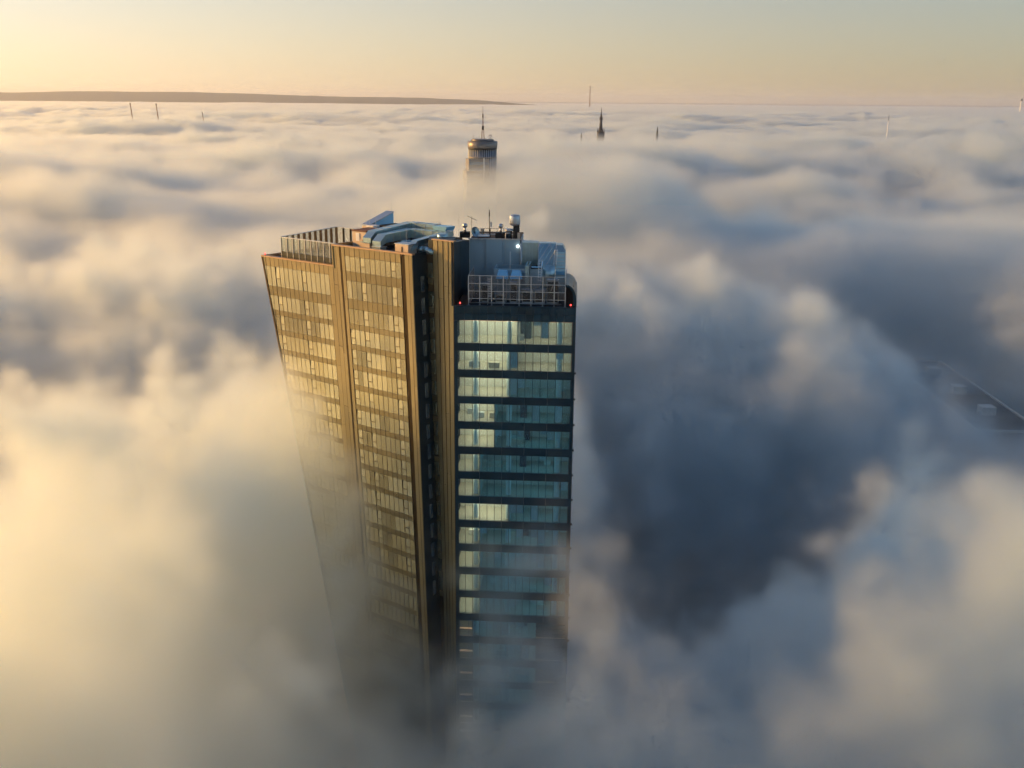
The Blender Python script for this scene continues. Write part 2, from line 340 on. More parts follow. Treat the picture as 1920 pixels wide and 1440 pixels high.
# ------------------------------------------------------------------ blue glass wing
WX = 15.95; SB = [99.09, 95.46, 91.77] + [88.22 - 3.59 * k for k in range(0, 22)]
heads = [102.1, 98.0, 94.35] + [b + 2.5 for b in SB[3:]]
xs = [.45] + [.45 + .93 + 1.008 * k for k in range(0, 14)] + [15.5]
full = [8, 7, 7, 5, 5, 3, 3, 7, 3, 3, 3, 3, 2, 2, 2]     # lit bays counted from the pier
n_rows = len([b for b in SB if b > 40])
for r in range(n_rows):
    b, h = SB[r], heads[r]; low = r >= 12
    for i in range(15):
        if low and (i < 2 or i >= 11): continue
        box(Lc, xs[i] + .03, xs[i + 1] - .03, .02, .05, b, h).build('glass_pane', M['teal_glass'], T)
    # mullions of this storey
    mb = MB()
    for i in range(0, 16):
        if low and (i < 2 or i > 11): continue
        box(Lc, xs[i] - .03, xs[i] + .03, -.04, .12, b, h, mb)
    mb.build('mullion_row', M['dark'], T)
    nz = heads[r + 1] if r + 1 < len(heads) else b - 1.1
    # spandrel panels: one piece per three bays
    for k in range(5): box(Lc, xs[3 * k] - .02 if k else .02, xs[3 * k + 3] - .045 if k < 4 else WX, -.02 + random.uniform(-.006, .006), .3, nz + .01, b - .01).build('spandrel_panel', M['dark'], T)
    # floor slab, ceiling, rear wall, partition, columns
    box(Lc, .1, 15.8, .32, 9, b - .7, b - .05).build('floor_slab', M['floor_in'], T)
    box(Lc, .1, 15.8, .32, 9, h + .02, h + .12).build('ceiling', M['ceil'], T)
    bk = 5.2
    box(Lc, .1, 15.8, bk, bk + .2, b - .05, h + .02).build('rear_wall', M['wall_in'], T)
    n = full[r] if r < len(full) else 2
    if n < 8 or True:
        x = xs[min(n, 15)]
        box(Lc, x - .1, x + .06, .35, 5.2, b - .05, h + .02).build('partition', M['wall_in'], T)
    for cx in (2.75, 7.25, 13.9):
        a = Lc(cx, 1.3 + (0 if cx < 13 else -.25), b - .05); MB().tube(a, a + Vector((0, 0, h - b + .05)), .36, k=16, cap=False).build('column', M['col_in'], T)
    # a dark service door block in some storeys
    if r % 4 == 0: box(Lc, 8.6, 10.0, 3.6, 5.1, b - .05, h + .02).build('service_core', M['dark'], T)
    if r in (3, 5): box(Lc, 8.7, 9.6, 2.6, 3.6, b - .05, h + .02).build('service_core', M['dark'], T)
    # added glow: warm in place of sun beside the pier, faint and cool elsewhere
    xr = xs[n] - .3
    for yy in (.9, 2.4, 3.9): box(Lc, .8, xr, yy, yy + .35, h - .03, h + .01).build('ceiling_lamp', M['lamp'], T)
    if r in (0, 1):
        for yy in (1.0, 2.6): box(Lc, 9.4, 15.2, yy, yy + .3, h - .03, h + .01).build('ceiling_lamp', M['lamp'], T)  # the added warm glow runs on across the top storeys
    else: box(Lc, xr + 1.0, 15, 1.4, 1.65, h - .03, h + .01).build('ceiling_lamp', M['lamp_cool'], T)
    for q in range(random.randint(0, 3)):
        x = random.uniform(1, 13.5); y = random.uniform(1.2, 4); box(Lc, x, x + random.uniform(.8, 1.8), y, y + .7, b - .04, b + .7).build('desk', M[random.choice(('unit', 'wall_in', 'floor_in'))], T)
    for i in range(n, 15):
        if low and i >= 11: continue
        if random.random() < .22: box(Lc, xs[i] + .05, xs[i + 1] - .05, .2, .22, h - random.choice((.5, .9, 1.3, 2.2)), h).build('blind', M['blind'], T)
    if low:
        for (z0, z1) in ((b + .1, b + 1.0), (b + 1.35, h - .05)):
            box(Lc, .55, 2.3, .05, .08, z0, z1).build('small_window', M['gold_glass_pale'], T)
            mb = MB(); box(Lc, .45, .55, -.05, .1, z0 - .1, z1 + .1, mb); box(Lc, 2.3, 2.4, -.05, .1, z0 - .1, z1 + .1, mb); box(Lc, .55, 2.3, -.05, .1, z1, z1 + .1, mb); box(Lc, 1.75, 1.85, -.05, .1, z0, z1, mb); mb.build('window_frame', M['dark'], T)
        box(Lc, 11.4, 15.9, .6, .8, b - 1.1, h).build('louvre_recess', M['dark2'], T)
        for q in range(5): box(Lc, 11.5, 15.8, .3, .58, b - 1.0 + q * .72, b - .82 + q * .72).build('louvre_blade', M['dark'], T)
box(Lc, .02, .42, -.02, .3, 40, 102.1).build('corner_pier', M['dark'], T); box(Lc, 15.55, WX, -.02, .3, 40, 102.1).build('corner_pier', M['dark'], T)
for k in range(15):
    for z0, z1 in ((102.15, 103.1), (103.13, 103.98)): box(Lc, xs[k] + .01 if k else .02, xs[k + 1] - .01 if k < 14 else WX, -.02 + random.uniform(-.008, .008), .3, z0, z1).build('parapet_panel', M['dark'], T)
box(Lc, -.02, WX + .02, -.08, .45, 103.99, 104.12).build('parapet_cap', M['dark'], T)
box(Lc, .1, 15.85, 9.05, 21, ZB, 103.7).build('core_wall', M['core'], T)
box(Lc, 15.85, WX, .32, 21, ZB, 103.9).build('flank_wall', M['dark'], T)
box(Lc, .02, WX, .05, 9, ZB, 40).build('lower_storeys', M['dark'], T)
box(Lc, .1, 15.85, .45, 21, 103.7, 103.8).build('roof_deck', M['deck'], T)
box(Lc, .12, 1.5, .5, 9, 103.8, 103.84).build('roof_walkway', M['rust'], T)
for z in [95.2 - 3.59 * k for k in range(12)]: box(Lc, WX, WX + .22, -.1, .2, z, z + .2).build('flank_bracket', M['black'], T)
# curved hood at the right edge of the roof
prof = [(0.0, 0.15), (0.0, 1.0), (.12, 2.0), (.5, 2.75), (1.1, 3.3), (1.9, 3.6), (3.2, 3.7), (13, 3.7)]
mb = MB(); th = .35
for side in (0,):
    outer = [(0.3 + y, z + 104) for y, z in prof]; inner = [(0.3 + y + th, max(104.15, z + 104 - th)) for y, z in prof]
    for i in range(len(outer) - 1):
        (ya, za), (yb, zb) = outer[i], outer[i + 1]; (yc, zc), (yd, zd) = inner[i], inner[i + 1]
        mb.hexa([Lc(14.75, ya, za), Lc(16.0, ya, za), Lc(16.0, yc, zc), Lc(14.75, yc, zc), Lc(14.75, yb, zb), Lc(16.0, yb, zb), Lc(16.0, yd, zd), Lc(14.75, yd, zd)])
# hood is an arch seen from the front: outer curve falls to the right edge
mb = MB(); arc = [(14.55, 3.05), (14.95, 3.0), (15.35, 2.75), (15.68, 2.35), (15.88, 1.8), (15.98, 1.1), (16.0, .1)]
ins = [(14.55, 2.75), (14.85, 2.7), (15.15, 2.5), (15.4, 2.15), (15.55, 1.7), (15.6, 1.1), (15.6, .1)]
for i in range(6):
    (xa, za), (xb, zb) = arc[i], arc[i + 1]; (xc, zc), (xd, zd) = ins[i], ins[i + 1]
    p = [Lc(xd, .3, 104 + zd), Lc(xb, .3, 104 + zb), Lc(xb, 9.5, 104 + zb), Lc(xd, 9.5, 104 + zd), Lc(xc, .3, 104 + zc), Lc(xa, .3, 104 + za), Lc(xa, 9.5, 104 + za), Lc(xc, 9.5, 104 + zc)]
    mb.hexa(p)
mb.build('curved_hood', M['dark'], T)
box(Lc, 14.6, 15.58, 2.2, 2.4, 104.0, 106.6).build('hood_rear_wall', M['core'], T)
for k in range(9): box(Lc, 15.99, 16.12, .3, .5, 104.2 + .3 * k, 104.3 + .3 * k).build('hood_clip', M['steel'], T)

# ------------------------------------------------------------------ things on the roofs
# glass windscreen round the left roof terrace
F = thing('windscreen', 'glass windscreen with steel fins round the left roof terrace of the golden wing', 'glass screen', tuple(U(30.9, 1, 107.5)))
FC = [(19.5, .9), (30.9, 1.0), (33.5, 14.6), (19.2, 14.3)]; FB, FT = 107.45, 110.6
def screen_run(a, b, n, fin_d, dark_h, first=0):
    av, bv = Vector(a), Vector(b); dr = (bv - av).normalized(); nr = Vector((dr.y, -dr.x))
    for i in range(n):
        p, q = av + (bv - av) * (i / n), av + (bv - av) * ((i + 1) / n)
        def S(s, t, z, p=p): v = p + dr * s + nr * t; return U(v.x, v.y, z)
        ln = (q - p).length
        box(S, .06, ln - .06, -.02, .02, FB + dark_h, FT - .06).build('glass_panel', M['fence_glass'], F)
        if dark_h: box(S, .06, ln - .06, -.05, .05, FB, FB + dark_h - .02).build('base_panel', M['dark2'], F)
    for i in range(first, n + 1):
        p = av + (bv - av) * (i / n)
        def S(s, t, z, p=p): v = p + dr * s + nr * t; return U(v.x, v.y, z)
        box(S, -.05, .05, -fin_d, fin_d, FB, FT).build('post', M['steel' if dark_h else 'bronze'], F)
    def S(s, t, z): v = av + dr * s + nr * t; return U(v.x, v.y, z)
    box(S, -.05, (bv - av).length + .05, -.09, .09, FT - .01, FT + .1).build('top_rail', M['steel'], F)
screen_run(FC[0], FC[1], 9, .10, 1.15)
screen_run(FC[1], FC[2], 10, .22, 0, 1)
screen_run(FC[2], FC[3], 9, .18, 0, 1)

def gbox(name, label, cat, u0, u1, w0, w1, z0, z1, m, group=None, parts=None):
    t = thing(name, label, cat, tuple(U((u0 + u1) / 2, (w0 + w1) / 2, z0)), group)
    box(U, u0, u1, w0, w1, z0, z1).build('casing', M[m], t); return t
Z1 = 110.12
# vent house with dark top
t = gbox('vent_house', 'pale cube shaped vent house with a dark roof on the golden wing', 'vent house', 16.4, 19.0, 3.6, 7.0, Z1, Z1 + 2.1, 'cream')
box(U, 16.25, 19.1, 3.5, 7.1, Z1 + 2.1, Z1 + 2.3).build('roof', M['rust'], t)
box(U, 17.6, 18.3, 3.52, 3.6, Z1 + .8, Z1 + 1.9).build('grille', M['white'], t); box(U, 16.7, 17.3, 3.2, 3.58, Z1 + .05, Z1 + 1.0).build('meter_box', M['cream'], t)
# stair house: sunlit cream front and shaded blue side are put into the colours
t = thing('stair_house', 'tall stair house with a sloping top and a blue side wall on the golden wing', 'stair house', tuple(U(21.5, 11, Z1)))
mb = MB(); mb.hexa([U(20.0, 8.2, 107.5), U(21.4, 8.2, 107.5), U(21.4, 13.2, 107.5), U(20.0, 13.2, 107.5), U(20.0, 8.2, 112.4), U(21.4, 8.2, 112.4), U(21.4, 13.2, 113.9), U(20.0, 13.2, 113.9)]); mb.build('side_wall', M['bluepaint'], t)
mb = MB(); mb.hexa([U(19.9, 8.0, 112.43), U(21.5, 8.0, 112.43), U(21.5, 13.3, 113.98), U(19.9, 13.3, 113.98), U(19.9, 8.0, 112.55), U(21.5, 8.0, 112.55), U(21.5, 13.3, 114.1), U(19.9, 13.3, 114.1)]); mb.build('roof', M['steel'], t)
box(U, 20.0, 21.4, 8.05, 8.18, 107.6, 112.35).build('front_panel', M['cream'], t)
t = thing('chimney', 'short square chimney with a pale cap in front of the stair house', 'chimney', tuple(U(19.2, 8.0, Z1)))
box(U, 18.8, 19.6, 7.6, 8.3, Z1, 112.3).build('stack', M['cream'], t); box(U, 18.5, 19.9, 7.3, 8.6, 112.3, 112.6).build('cap', M['white'], t)
t = gbox('plant_box', 'low brown plant box behind the pale vent house', 'plant box', 16.5, 19.0, 8.7, 12.5, Z1, Z1 + 2.3, 'rust')
box(U, 16.4, 19.1, 8.6, 12.6, Z1 + 2.3, Z1 + 2.4).build('lid', M['core'], t)
# rectangular air ducts made of flanged lengths
def ductrun(t, pts, w, h, f, name='duct_section'):
    for (a, b) in zip(pts[:-1], pts[1:]):
        a3, b3 = f(*a), f(*b); L = (b3 - a3).length; n = max(1, int(L / 1.5)); ax = (b3 - a3).normalized(); sd = ax.cross(Vector((0, 0, 1))).normalized(); up = sd.cross(ax)
        for i in range(n):
            p, q = a3 + ax * (L * i / n), a3 + ax * (L * (i + 1) / n - .05)
            c = [p - sd * w / 2 - up * h / 2, p + sd * w / 2 - up * h / 2, q + sd * w / 2 - up * h / 2, q - sd * w / 2 - up * h / 2]
            d = [v + up * h for v in c]; MB().hexa(c + d).build(name, M['duct'], t)
            k = 1.06; c = [q - ax * .03 - sd * w / 2 * k - up * h / 2 * k, q - ax * .03 + sd * w / 2 * k - up * h / 2 * k, q + ax * .05 + sd * w / 2 * k - up * h / 2 * k, q + ax * .05 - sd * w / 2 * k - up * h / 2 * k]
            MB().hexa(c + [v + up * h * k for v in c]).build('flange', M['steel'], t)
def cowl(t, p, ax, w, h, f, name='duct_mouth'):
    a3 = f(*p); ax = Vector(ax); sd = ax.cross(Vector((0, 0, 1))).normalized(); up = Vector((0, 0, 1))
    c = [a3 - sd * w / 2 - up * h / 2, a3 + sd * w / 2 - up * h / 2]; q = a3 + ax * 1.1 - up * .9
    MB().hexa([c[0], c[1], q + sd * w / 2 - up * h * .1, q - sd * w / 2 - up * h * .1, c[0] + up * h, c[1] + up * h, q + sd * w / 2 + up * h * .55, q - sd * w / 2 + up * h * .55]).build(name, M['duct'], t)
t = thing('air_duct', 'upper silver air duct running up from the vent house and bending right', 'air duct', tuple(U(15.2, 3.6, Z1)))
ductrun(t, [(15.0, 3.4, 112.0), (15.3, 11.6, 112.5), (10.3, 11.8, 112.5)], 1.5, 1.1, U); cowl(t, (15.0, 3.4, 112.0), NN, 1.5, 1.1, U)
for w in (6, 9, 11.4): box(U, 14.95, 15.1, w, w + .12, Z1, 111.6).build('duct_leg', M['black'], t)
t = thing('air_duct', 'silver air duct lying in front of the upper duct with a downturned mouth', 'air duct', tuple(U(13.0, 3.4, Z1)))
ductrun(t, [(13.0, 3.2, 111.7), (13.3, 9.3, 111.9), (7.3, 9.6, 111.9)], 1.5, 1.15, U); cowl(t, (13.0, 3.2, 111.7), NN, 1.5, 1.15, U)
for w in (5, 8): box(U, 13.05, 13.15, w, w + .12, Z1, 111.2).build('duct_leg', M['black'], t)
t = thing('air_duct', 'flared blue duct outlet at the end of the long roof duct', 'air duct', tuple(U(9.0, 11.0, Z1)))
mb = MB(); mb.hexa([U(8.2, 10.6, 111.2), U(9.4, 10.6, 111.2), U(9.4, 11.8, 111.2), U(8.2, 11.8, 111.2), U(7.4, 10.2, 113.0), U(10.0, 10.2, 113.0), U(10.0, 12.2, 113.0), U(7.4, 12.2, 113.0)]); mb.build('outlet', M['bluepaint'], t)
t = thing('air_duct', 'silver duct beside the tall plain pier ending over the pale hood box', 'air duct', tuple(U(6.8, 4, Z1)))
ductrun(t, [(6.5, 2.6, 111.7), (6.9, 10.5, 112.2)], 1.0, .7, U); cowl(t, (6.5, 2.6, 111.7), NN, 1.0, .7, U)
t = gbox('hood_box', 'pale square box on the front edge of the golden wing next to the dark slot', 'hood box', 6.2, 8.5, .9, 2.6, Z1, Z1 + 1.5, 'cream')
box(U, 7.2, 7.35, .84, .9, Z1 + .2, Z1 + 1.2).build('seam', M['bronze'], t); box(U, 6.1, 8.6, .85, 2.7, Z1 + 1.5, Z1 + 1.58).build('lid', M['steel'], t)
t = gbox('floor_vent', 'small stacked vent box under the mouth of the silver duct', 'vent box', 14.6, 16.0, 2.4, 3.6, Z1, Z1 + .9, 'cream')
box(U, 14.4, 16.2, 2.2, 3.8, Z1 + .9, Z1 + 1.02).build('lid', M['duct'], t)
t = gbox('floor_vent', 'low silver vent box right of the duct mouth near the parapet', 'vent box', 11.9, 13.4, 1.6, 2.8, Z1, Z1 + .55, 'duct')
box(U, 11.8, 13.5, 1.5, 2.9, Z1 + .55, Z1 + .65).build('lid', M['steel'], t)
t = thing('vent_pipe', 'fat bent pipe of pale metal between the hood box and the plain pier', 'vent pipe', tuple(U(5.5, 2.5, Z1)))
a = [U(6.0, 3.4, Z1 + .2), U(5.9, 2.9, Z1 + .75), U(5.2, 2.9, Z1 + .85), U(3.4, 3.0, Z1 + .6)]
for p, q in zip(a[:-1], a[1:]): MB().tube(p, q, .42, k=14).build('pipe_length', M['duct'], t)
MB().tube(U(4.4, 2.95, Z1 + .73), U(4.3, 2.95, Z1 + .72), .48, k=14).build('collar', M['steel'], t)
t = thing('roof_vent', 'round open steel vent behind the top of the plain pier', 'roof vent', tuple(U(5.0, 6.5, Z1)))
MB().lathe(U(5.0, 6.5, Z1), [(.55, 0), (.55, 1.7), (.72, 1.75), (.74, 2.5), (.6, 2.55)]).build('drum', M['duct'], t)
t = thing('roof_vent', 'squat steel drum vent between the ducts', 'roof vent', tuple(U(10.6, 5.6, Z1)))
MB().lathe(U(10.6, 5.6, Z1), [(.8, 0), (.8, .8), (.9, .85), (.9, 1.2), (.3, 1.3)]).build('drum', M['duct'], t)
# lightning rods
rods = [(21.0, 8.5, 111.9, 3.0, 'rod at the left corner of the stair house'), (20.2, 13.0, 113.3, 2.6, 'rod at the right corner of the stair house'),
        (9.8, 4.6, Z1, 3.2, 'short white rod standing among the roof ducts'), (11.5, 13.5, Z1, 4.0, 'thin rod behind the bend of the long duct'), (3.4, 8.0, 112.3, 3.2, 'thin rod behind the plain pier'),
        (17.9, 6.0, 112.4, 2.6, 'left one of two short rods on the vent house'), (17.3, 6.6, 112.4, 2.5, 'right one of two short rods on the vent house')]
for u, w, z, h, l in rods:
    p = U(u, w, z); o = MB().tube(p, p + Vector((0, 0, h)), .035, .015, k=6).build('lightning_rod', M['white'] if 'white' in l else M['steel'], origin=p); tag(o, 'lightning ' + l, 'lightning rod', 'lightning rods on the tower roof')
for x, y, h, l in [(9.3, 13.5, 3.4, 'thin rod beside the right corner of the pale penthouse'), (12.3, 9.5, 4.0, 'tall thin rod above the ribbed blue duct')]:
    p = Lc(x, y, 106); o = MB().tube(p, p + Vector((0, 0, h + 2)), .03, .015, k=6).build('lightning_rod', M['steel'], origin=p); tag(o, 'lightning ' + l, 'lightning rod', 'lightning rods on the tower roof')
# penthouse roof
ZP = 111.12
def ball_vent(x, y, label):
    t = thing('ball_ventilator', label, 'ventilator', tuple(Lc(x, y, ZP)), 'ball ventilators on the penthouse')
    box(Lc, x - .7, x + .7, y - .6, y + .6, ZP, ZP + .8).build('base_box', M['black'], t)
    MB().tube(Lc(x, y, ZP + .8), Lc(x, y, ZP + 1.4), .17, k=12).build('neck', M['steel'], t)
    MB().lathe(Lc(x, y, ZP + 1.35), [(.12, 0), (.30, .1), (.38, .32), (.30, .55), (.1, .66)], 16).build('ball', M['steel'], t)
ball_vent(-.15, 14.5, 'ball shaped ventilator on a dark box left of the satellite dish'); ball_vent(4.95, 14.5, 'ball shaped ventilator on a dark box right of the tall mast')
t = thing('aerial', 'spiky television aerial on a thin pole above the satellite dish', 'aerial', tuple(Lc(.75, 15, ZP)))
MB().tube(Lc(.75, 15, ZP), Lc(.75, 15, ZP + 2.9), .03, k=6).build('pole', M['black'], t)
MB().tube(Lc(.1, 15.2, ZP + 2.95), Lc(1.5, 14.8, ZP + 2.4), .025, k=5).build('boom', M['black'], t)
for i in range(6): p = Lc(.2 + i * .22, 15.15 - i * .06, ZP + 2.9 - i * .085); MB().tube(p - Vector((.1, .35, .0)), p + Vector((.1, .35, .0)), .015, k=4).build('element', M['black'], t)
t = thing('satellite_dish', 'grey satellite dish turned away at the left end of the penthouse roof', 'satellite dish', tuple(Lc(1.3, 14.2, ZP)))
MB().tube(Lc(1.3, 14.2, ZP), Lc(1.3, 14.2, ZP + .9), .05, k=8).build('stand', M['black'], t)
c = Lc(1.35, 14.1, ZP + .85); mb = MB(); k = 20; ax = Vector((.6, -.75, .25)).normalized(); e1 = ax.cross(Vector((0, 0, 1))).normalized(); e2 = e1.cross(ax)
for rr, dd in ((.05, .22), (.35, .16), (.62, .04), (.72, -.06)):
    for i in range(k): q = 2 * math.pi * i / k; mb.v.append(tuple(c + e1 * math.cos(q) * rr + e2 * math.sin(q) * rr - ax * dd))
for a_ in range(3):
    for i in range(k): j = (i + 1) % k; mb.f.append((a_ * k + i, a_ * k + j, a_ * k + k + j, a_ * k + k + i)); mb.sm.append(True)
mb.f.append(tuple(range(k))); mb.sm.append(False); mb.build('dish', M['duct'], t)
t = thing('roof_railing', 'thin dark railing along the front of the penthouse roof', 'railing', tuple(Lc(1.6, 14.9, ZP)))
for i in range(7): box(Lc, 1.5 + i * .95, 1.56 + i * .95, 15.2, 15.26, ZP, ZP + 1.25).build('post', M['black'], t)
for z in (.65, 1.2): box(Lc, 1.5, 7.3, 15.22, 15.25, ZP + z, ZP + z + .05).build('rail', M['black'], t)
box(Lc, 2.0, 2.5, 15.28, 15.3, ZP + .1, ZP + 1.15).build('sign_plate', M['cream'], t)
t = thing('antenna_mast', 'slim dark antenna mast with a box antenna in the middle of the penthouse roof', 'antenna mast', tuple(Lc(3.35, 14.8, ZP)))
MB().tube(Lc(3.35, 14.8, ZP), Lc(3.3, 14.8, ZP + 3.0), .07, .05, k=8).build('pole', M['black'], t); MB().tube(Lc(3.3, 14.8, ZP + 3.0), Lc(3.3, 14.8, ZP + 3.9), .09, .06, k=8).build('aerial_rod', M['black'], t)
box(Lc, 3.45, 3.68, 14.7, 14.9, ZP + 1.5, ZP + 2.2).build('panel_antenna', M['unit'], t); box(Lc, 3.25, 3.45, 14.7, 14.9, ZP + .9, ZP + 1.15).build('bracket', M['black'], t)
t = thing('skylight', 'flat white topped box lying on the penthouse roof behind the railing', 'roof box', tuple(Lc(2.6, 13.4, ZP)))
box(Lc, 1.9, 3.4, 12.9, 13.9, ZP, ZP + .35).build('curb', M['rust'], t); box(Lc, 1.85, 3.45, 12.85, 13.95, ZP + .35, ZP + .5).build('cover', M['white'], t)
t = thing('cowl_vent', 'big silver cowl on a black neck at the right end of the penthouse roof', 'vent cowl', tuple(Lc(7, 14.6, ZP)))
box(Lc, 6.75, 7.6, 14.2, 15.2, ZP, ZP + 1.9).build('neck', M['black'], t); MB().lathe(Lc(6.95, 14.7, ZP + 1.75), [(.5, 0), (.72, .15), (.76, .4), (.76, 1.3), (.66, 1.5), (.5, 1.55)], 20).build('cowl', M['steel'], t)
MB().lathe(Lc(6.15, 14.4, ZP), [(.42, 0), (.42, .95), (.62, 1.05), (.62, 1.2), (.45, 1.35)], 18).build('round_cap', M['steel'], t)
t = thing('pipe_cabinet', 'narrow steel cabinet at the right corner of the penthouse roof', 'cabinet', tuple(Lc(7.6, 13, ZP)))
box(Lc, 7.45, 7.85, 12.6, 13.2, ZP, ZP + .95).build('casing', M['cream'], t); box(Lc, 7.87, 7.93, 12.6, 13.2, ZP - .5, ZP + 1.0).build('back_plate', M['black'], t)
t = thing('goose_neck', 'white bent pipe at the front edge of the penthouse roof', 'vent pipe', tuple(Lc(5.8, 12.6, ZP)))
for a, b in (((5.8, 12.5, ZP), (5.8, 12.5, ZP + .9)), ((5.8, 12.5, ZP + .9), (6.4, 12.7, ZP + .95))): MB().tube(Lc(*a), Lc(*b), .05, k=8).build('pipe_length', M['white'], t)
# framed screen on the blue wing's roof
S = thing('plant_screen', 'steel framed see-through screen along the front of the blue wing roof', 'screen', tuple(Lc(8, 1.6, 103.8)))
x0s, x1s, ys, zb, zt = 1.75, 14.5, 1.6, 103.8, 107.85
pxs = [1.75, 3.25, 4.8, 6.35, 8.45, 10.0, 11.55, 13.05, 14.5]
for i, x in enumerate(pxs): box(Lc, x - .06, x + .06, ys - .08, ys + .08, zb, zt).build('post', M['steel'], S)
for z in (104.75, 105.75, 106.75, 107.8): box(Lc, x0s, x1s, ys - .09, ys - .03, z, z + .07).build('rail', M['steel'], S)
for i in range(8):
    for j, (a, b) in enumerate(((104.82, 105.75), (105.82, 106.75), (106.82, 107.8))): box(Lc, pxs[i] + .06, pxs[i + 1] - .06, ys + .0, ys + .02, a, b).build('mesh_panel', M['mesh_glass'], S)
for xx in (x0s, x1s):
    for k in range(4): box(Lc, xx - .05, xx + .05, ys + 1.7 * (k + 1), ys + 1.7 * (k + 1) + .1, zb, zt).build('post', M['steel'], S)
    for z in (105.75, 107.8): box(Lc, xx - .03, xx + .03, ys + .1, ys + 6.8, z, z + .07).build('rail', M['steel'], S)
    box(Lc, xx - .01, xx + .01, ys + .1, ys + 6.8, 104.8, 107.78).build('mesh_panel', M['mesh_glass'], S)
# enclosure box and hoods behind the screen
t = thing('equipment_pit', 'open topped blue grey equipment enclosure in front of the penthouse', 'enclosure', tuple(Lc(7, 7, 103.8)))
for (a, b, c, d_, z) in ((4.75, 9.3, 6.0, 6.15, 108.1), (4.75, 4.9, 6.15, 9.8, 108.1), (9.15, 9.3, 6.15, 9.8, 108.1), (4.9, 9.15, 9.65, 9.8, 108.1)): box(Lc, a, b, c, d_, 103.8, z).build('side_panel', M['bluewall'], t)
box(Lc, 4.9, 9.15, 6.15, 9.65, 103.8, 107.0).build('machine_floor', M['core'], t)
for x, l in ((5.15, 'left one of the pair of bright blue hoods leaning on the enclosure'), (7.0, 'right one of the pair of bright blue hoods leaning on the enclosure')):
    t = thing('blue_hood', l, 'vent hood', tuple(Lc(x + .8, 4.8, 105)), 'bright blue hoods')
    MB().hexa([Lc(x, 4.3, 107.0), Lc(x + 1.65, 4.3, 107.0), Lc(x + 1.65, 5.98, 107.0), Lc(x, 5.98, 107.0), Lc(x + .22, 5.3, 107.85), Lc(x + 1.4, 5.3, 107.85), Lc(x + 1.4, 5.98, 107.95), Lc(x + .22, 5.98, 107.95)]).build('hood', M['bluepaint'], t)
    for xx in (x + .2, x + 1.4): box(Lc, xx, xx + .05, 4.4, 4.45, 103.8, 106.99).build('leg', M['white'], t)
t = thing('tripod', 'thin white tripod with a rod standing in the equipment enclosure', 'tripod', tuple(Lc(6.8, 7.6, 107)))
MB().tube(Lc(6.8, 7.6, 107), Lc(6.8, 7.6, 110.2), .05, k=6).build('rod', M['white'], t)
for dx, dy in ((-.4, 0), (.3, .3), (.3, -.3)): MB().tube(Lc(6.8 + dx, 7.6 + dy, 107), Lc(6.8, 7.6, 108.4), .03, k=5).build('leg', M['cream'], t)
t = thing('tank_box', 'blue grey box with an open top right of the enclosure', 'box', tuple(Lc(10.2, 7, 103.8)))
box(Lc, 9.55, 11.4, 6.0, 9.0, 103.8, 108.1).build('casing', M['bluewall'], t); box(Lc, 9.7, 11.25, 6.15, 8.9, 108.11, 108.15).build('opening', M['core'], t)  # black sheet stands in for the shaded inside of the open box
t = thing('riser_duct', 'narrow pale riser duct standing between the enclosure and the open box', 'duct', tuple(Lc(9.45, 5.7, 103.8)))
box(Lc, 9.0, 9.5, 5.3, 5.9, 103.8, 108.6).build('duct_section', M['duct'], t); box(Lc, 9.0, 9.2, 6.5, 9.6, 108.3, 108.6).build('duct_section', M['duct'], t); box(Lc, 9.4, 9.6, 6.5, 9.6, 108.3, 108.6).build('duct_section', M['duct'], t)
# ribbed ducts on the right
def ribbed(t, x0, x1, y0, y1, z0, z1, n, vert=True):
    box(Lc, x0, x1, y0, y1, z0, z1).build('duct_body', M['duct'], t)
    for i in range(n):
        if vert: xx = x0 + (x1 - x0) * (i + .5) / n; box(Lc, xx - .04, xx + .04, y0 - .06, y1 + .06, z0 + .02, z1 + .06).build('rib', M['duct'], t)
        else: zz = z0 + (z1 - z0) * (i + .5) / n; box(Lc, x0 - .06, x1 + .06, y0 - .06, y1 + .06, zz - .05, zz + .05).build('rib', M['duct'], t)
t = thing('ribbed_duct', 'long ribbed air duct right of the pale penthouse', 'air duct', tuple(Lc(9.5, 12, 103.8))); ribbed(t, 8.0, 10.4, 11.6, 14, 105.6, 110.9, 5)
t = thing('ribbed_duct', 'big folded blue green duct with slanting ribs in the middle of the blue wing roof', 'air duct', tuple(Lc(11.5, 11, 103.8)))
MB().hexa([Lc(10.5, 9.2, 107.4), Lc(12.9, 9.2, 107.4), Lc(12.9, 13.0, 107.4), Lc(10.5, 13.0, 107.4), Lc(10.5, 11.4, 110.9), Lc(12.9, 11.4, 110.9), Lc(12.9, 13.0, 110.9), Lc(10.5, 13.0, 110.9)]).build('duct_body', M['duct'], t)
def onslope(x, q): return Lc(x, 9.2 + 2.2 * q - .03, 107.42 + 3.5 * q)
for i in range(8):
    c = i / 7 * 2.0 - .55; x0, x1 = 10.55, 12.85
    q0, q1 = c, c + 1.0
    if q0 < 0: x0 += (0 - q0) * 2.3; q0 = 0
    if q1 > 1: x1 -= (q1 - 1) * 2.3; q1 = 1
    if x1 - x0 > .15: MB().tube(onslope(x0, q0), onslope(x1, q1), .075, k=6).build('rib', M['steel' if i % 2 else 'duct'], t)
t = thing('ribbed_duct', 'tall ribbed duct bend at the right end of the blue wing roof', 'air duct', tuple(Lc(13.6, 10, 103.8)))
MB().hexa([Lc(13.0, 8.2, 104.6), Lc(14.3, 8.2, 104.6), Lc(14.3, 12.5, 104.6), Lc(13.0, 12.5, 104.6), Lc(13.0, 9.4, 110.0), Lc(14.3, 9.4, 110.0), Lc(14.3, 12.5, 110.0), Lc(13.0, 12.5, 110.0)]).build('duct_body', M['duct'], t)
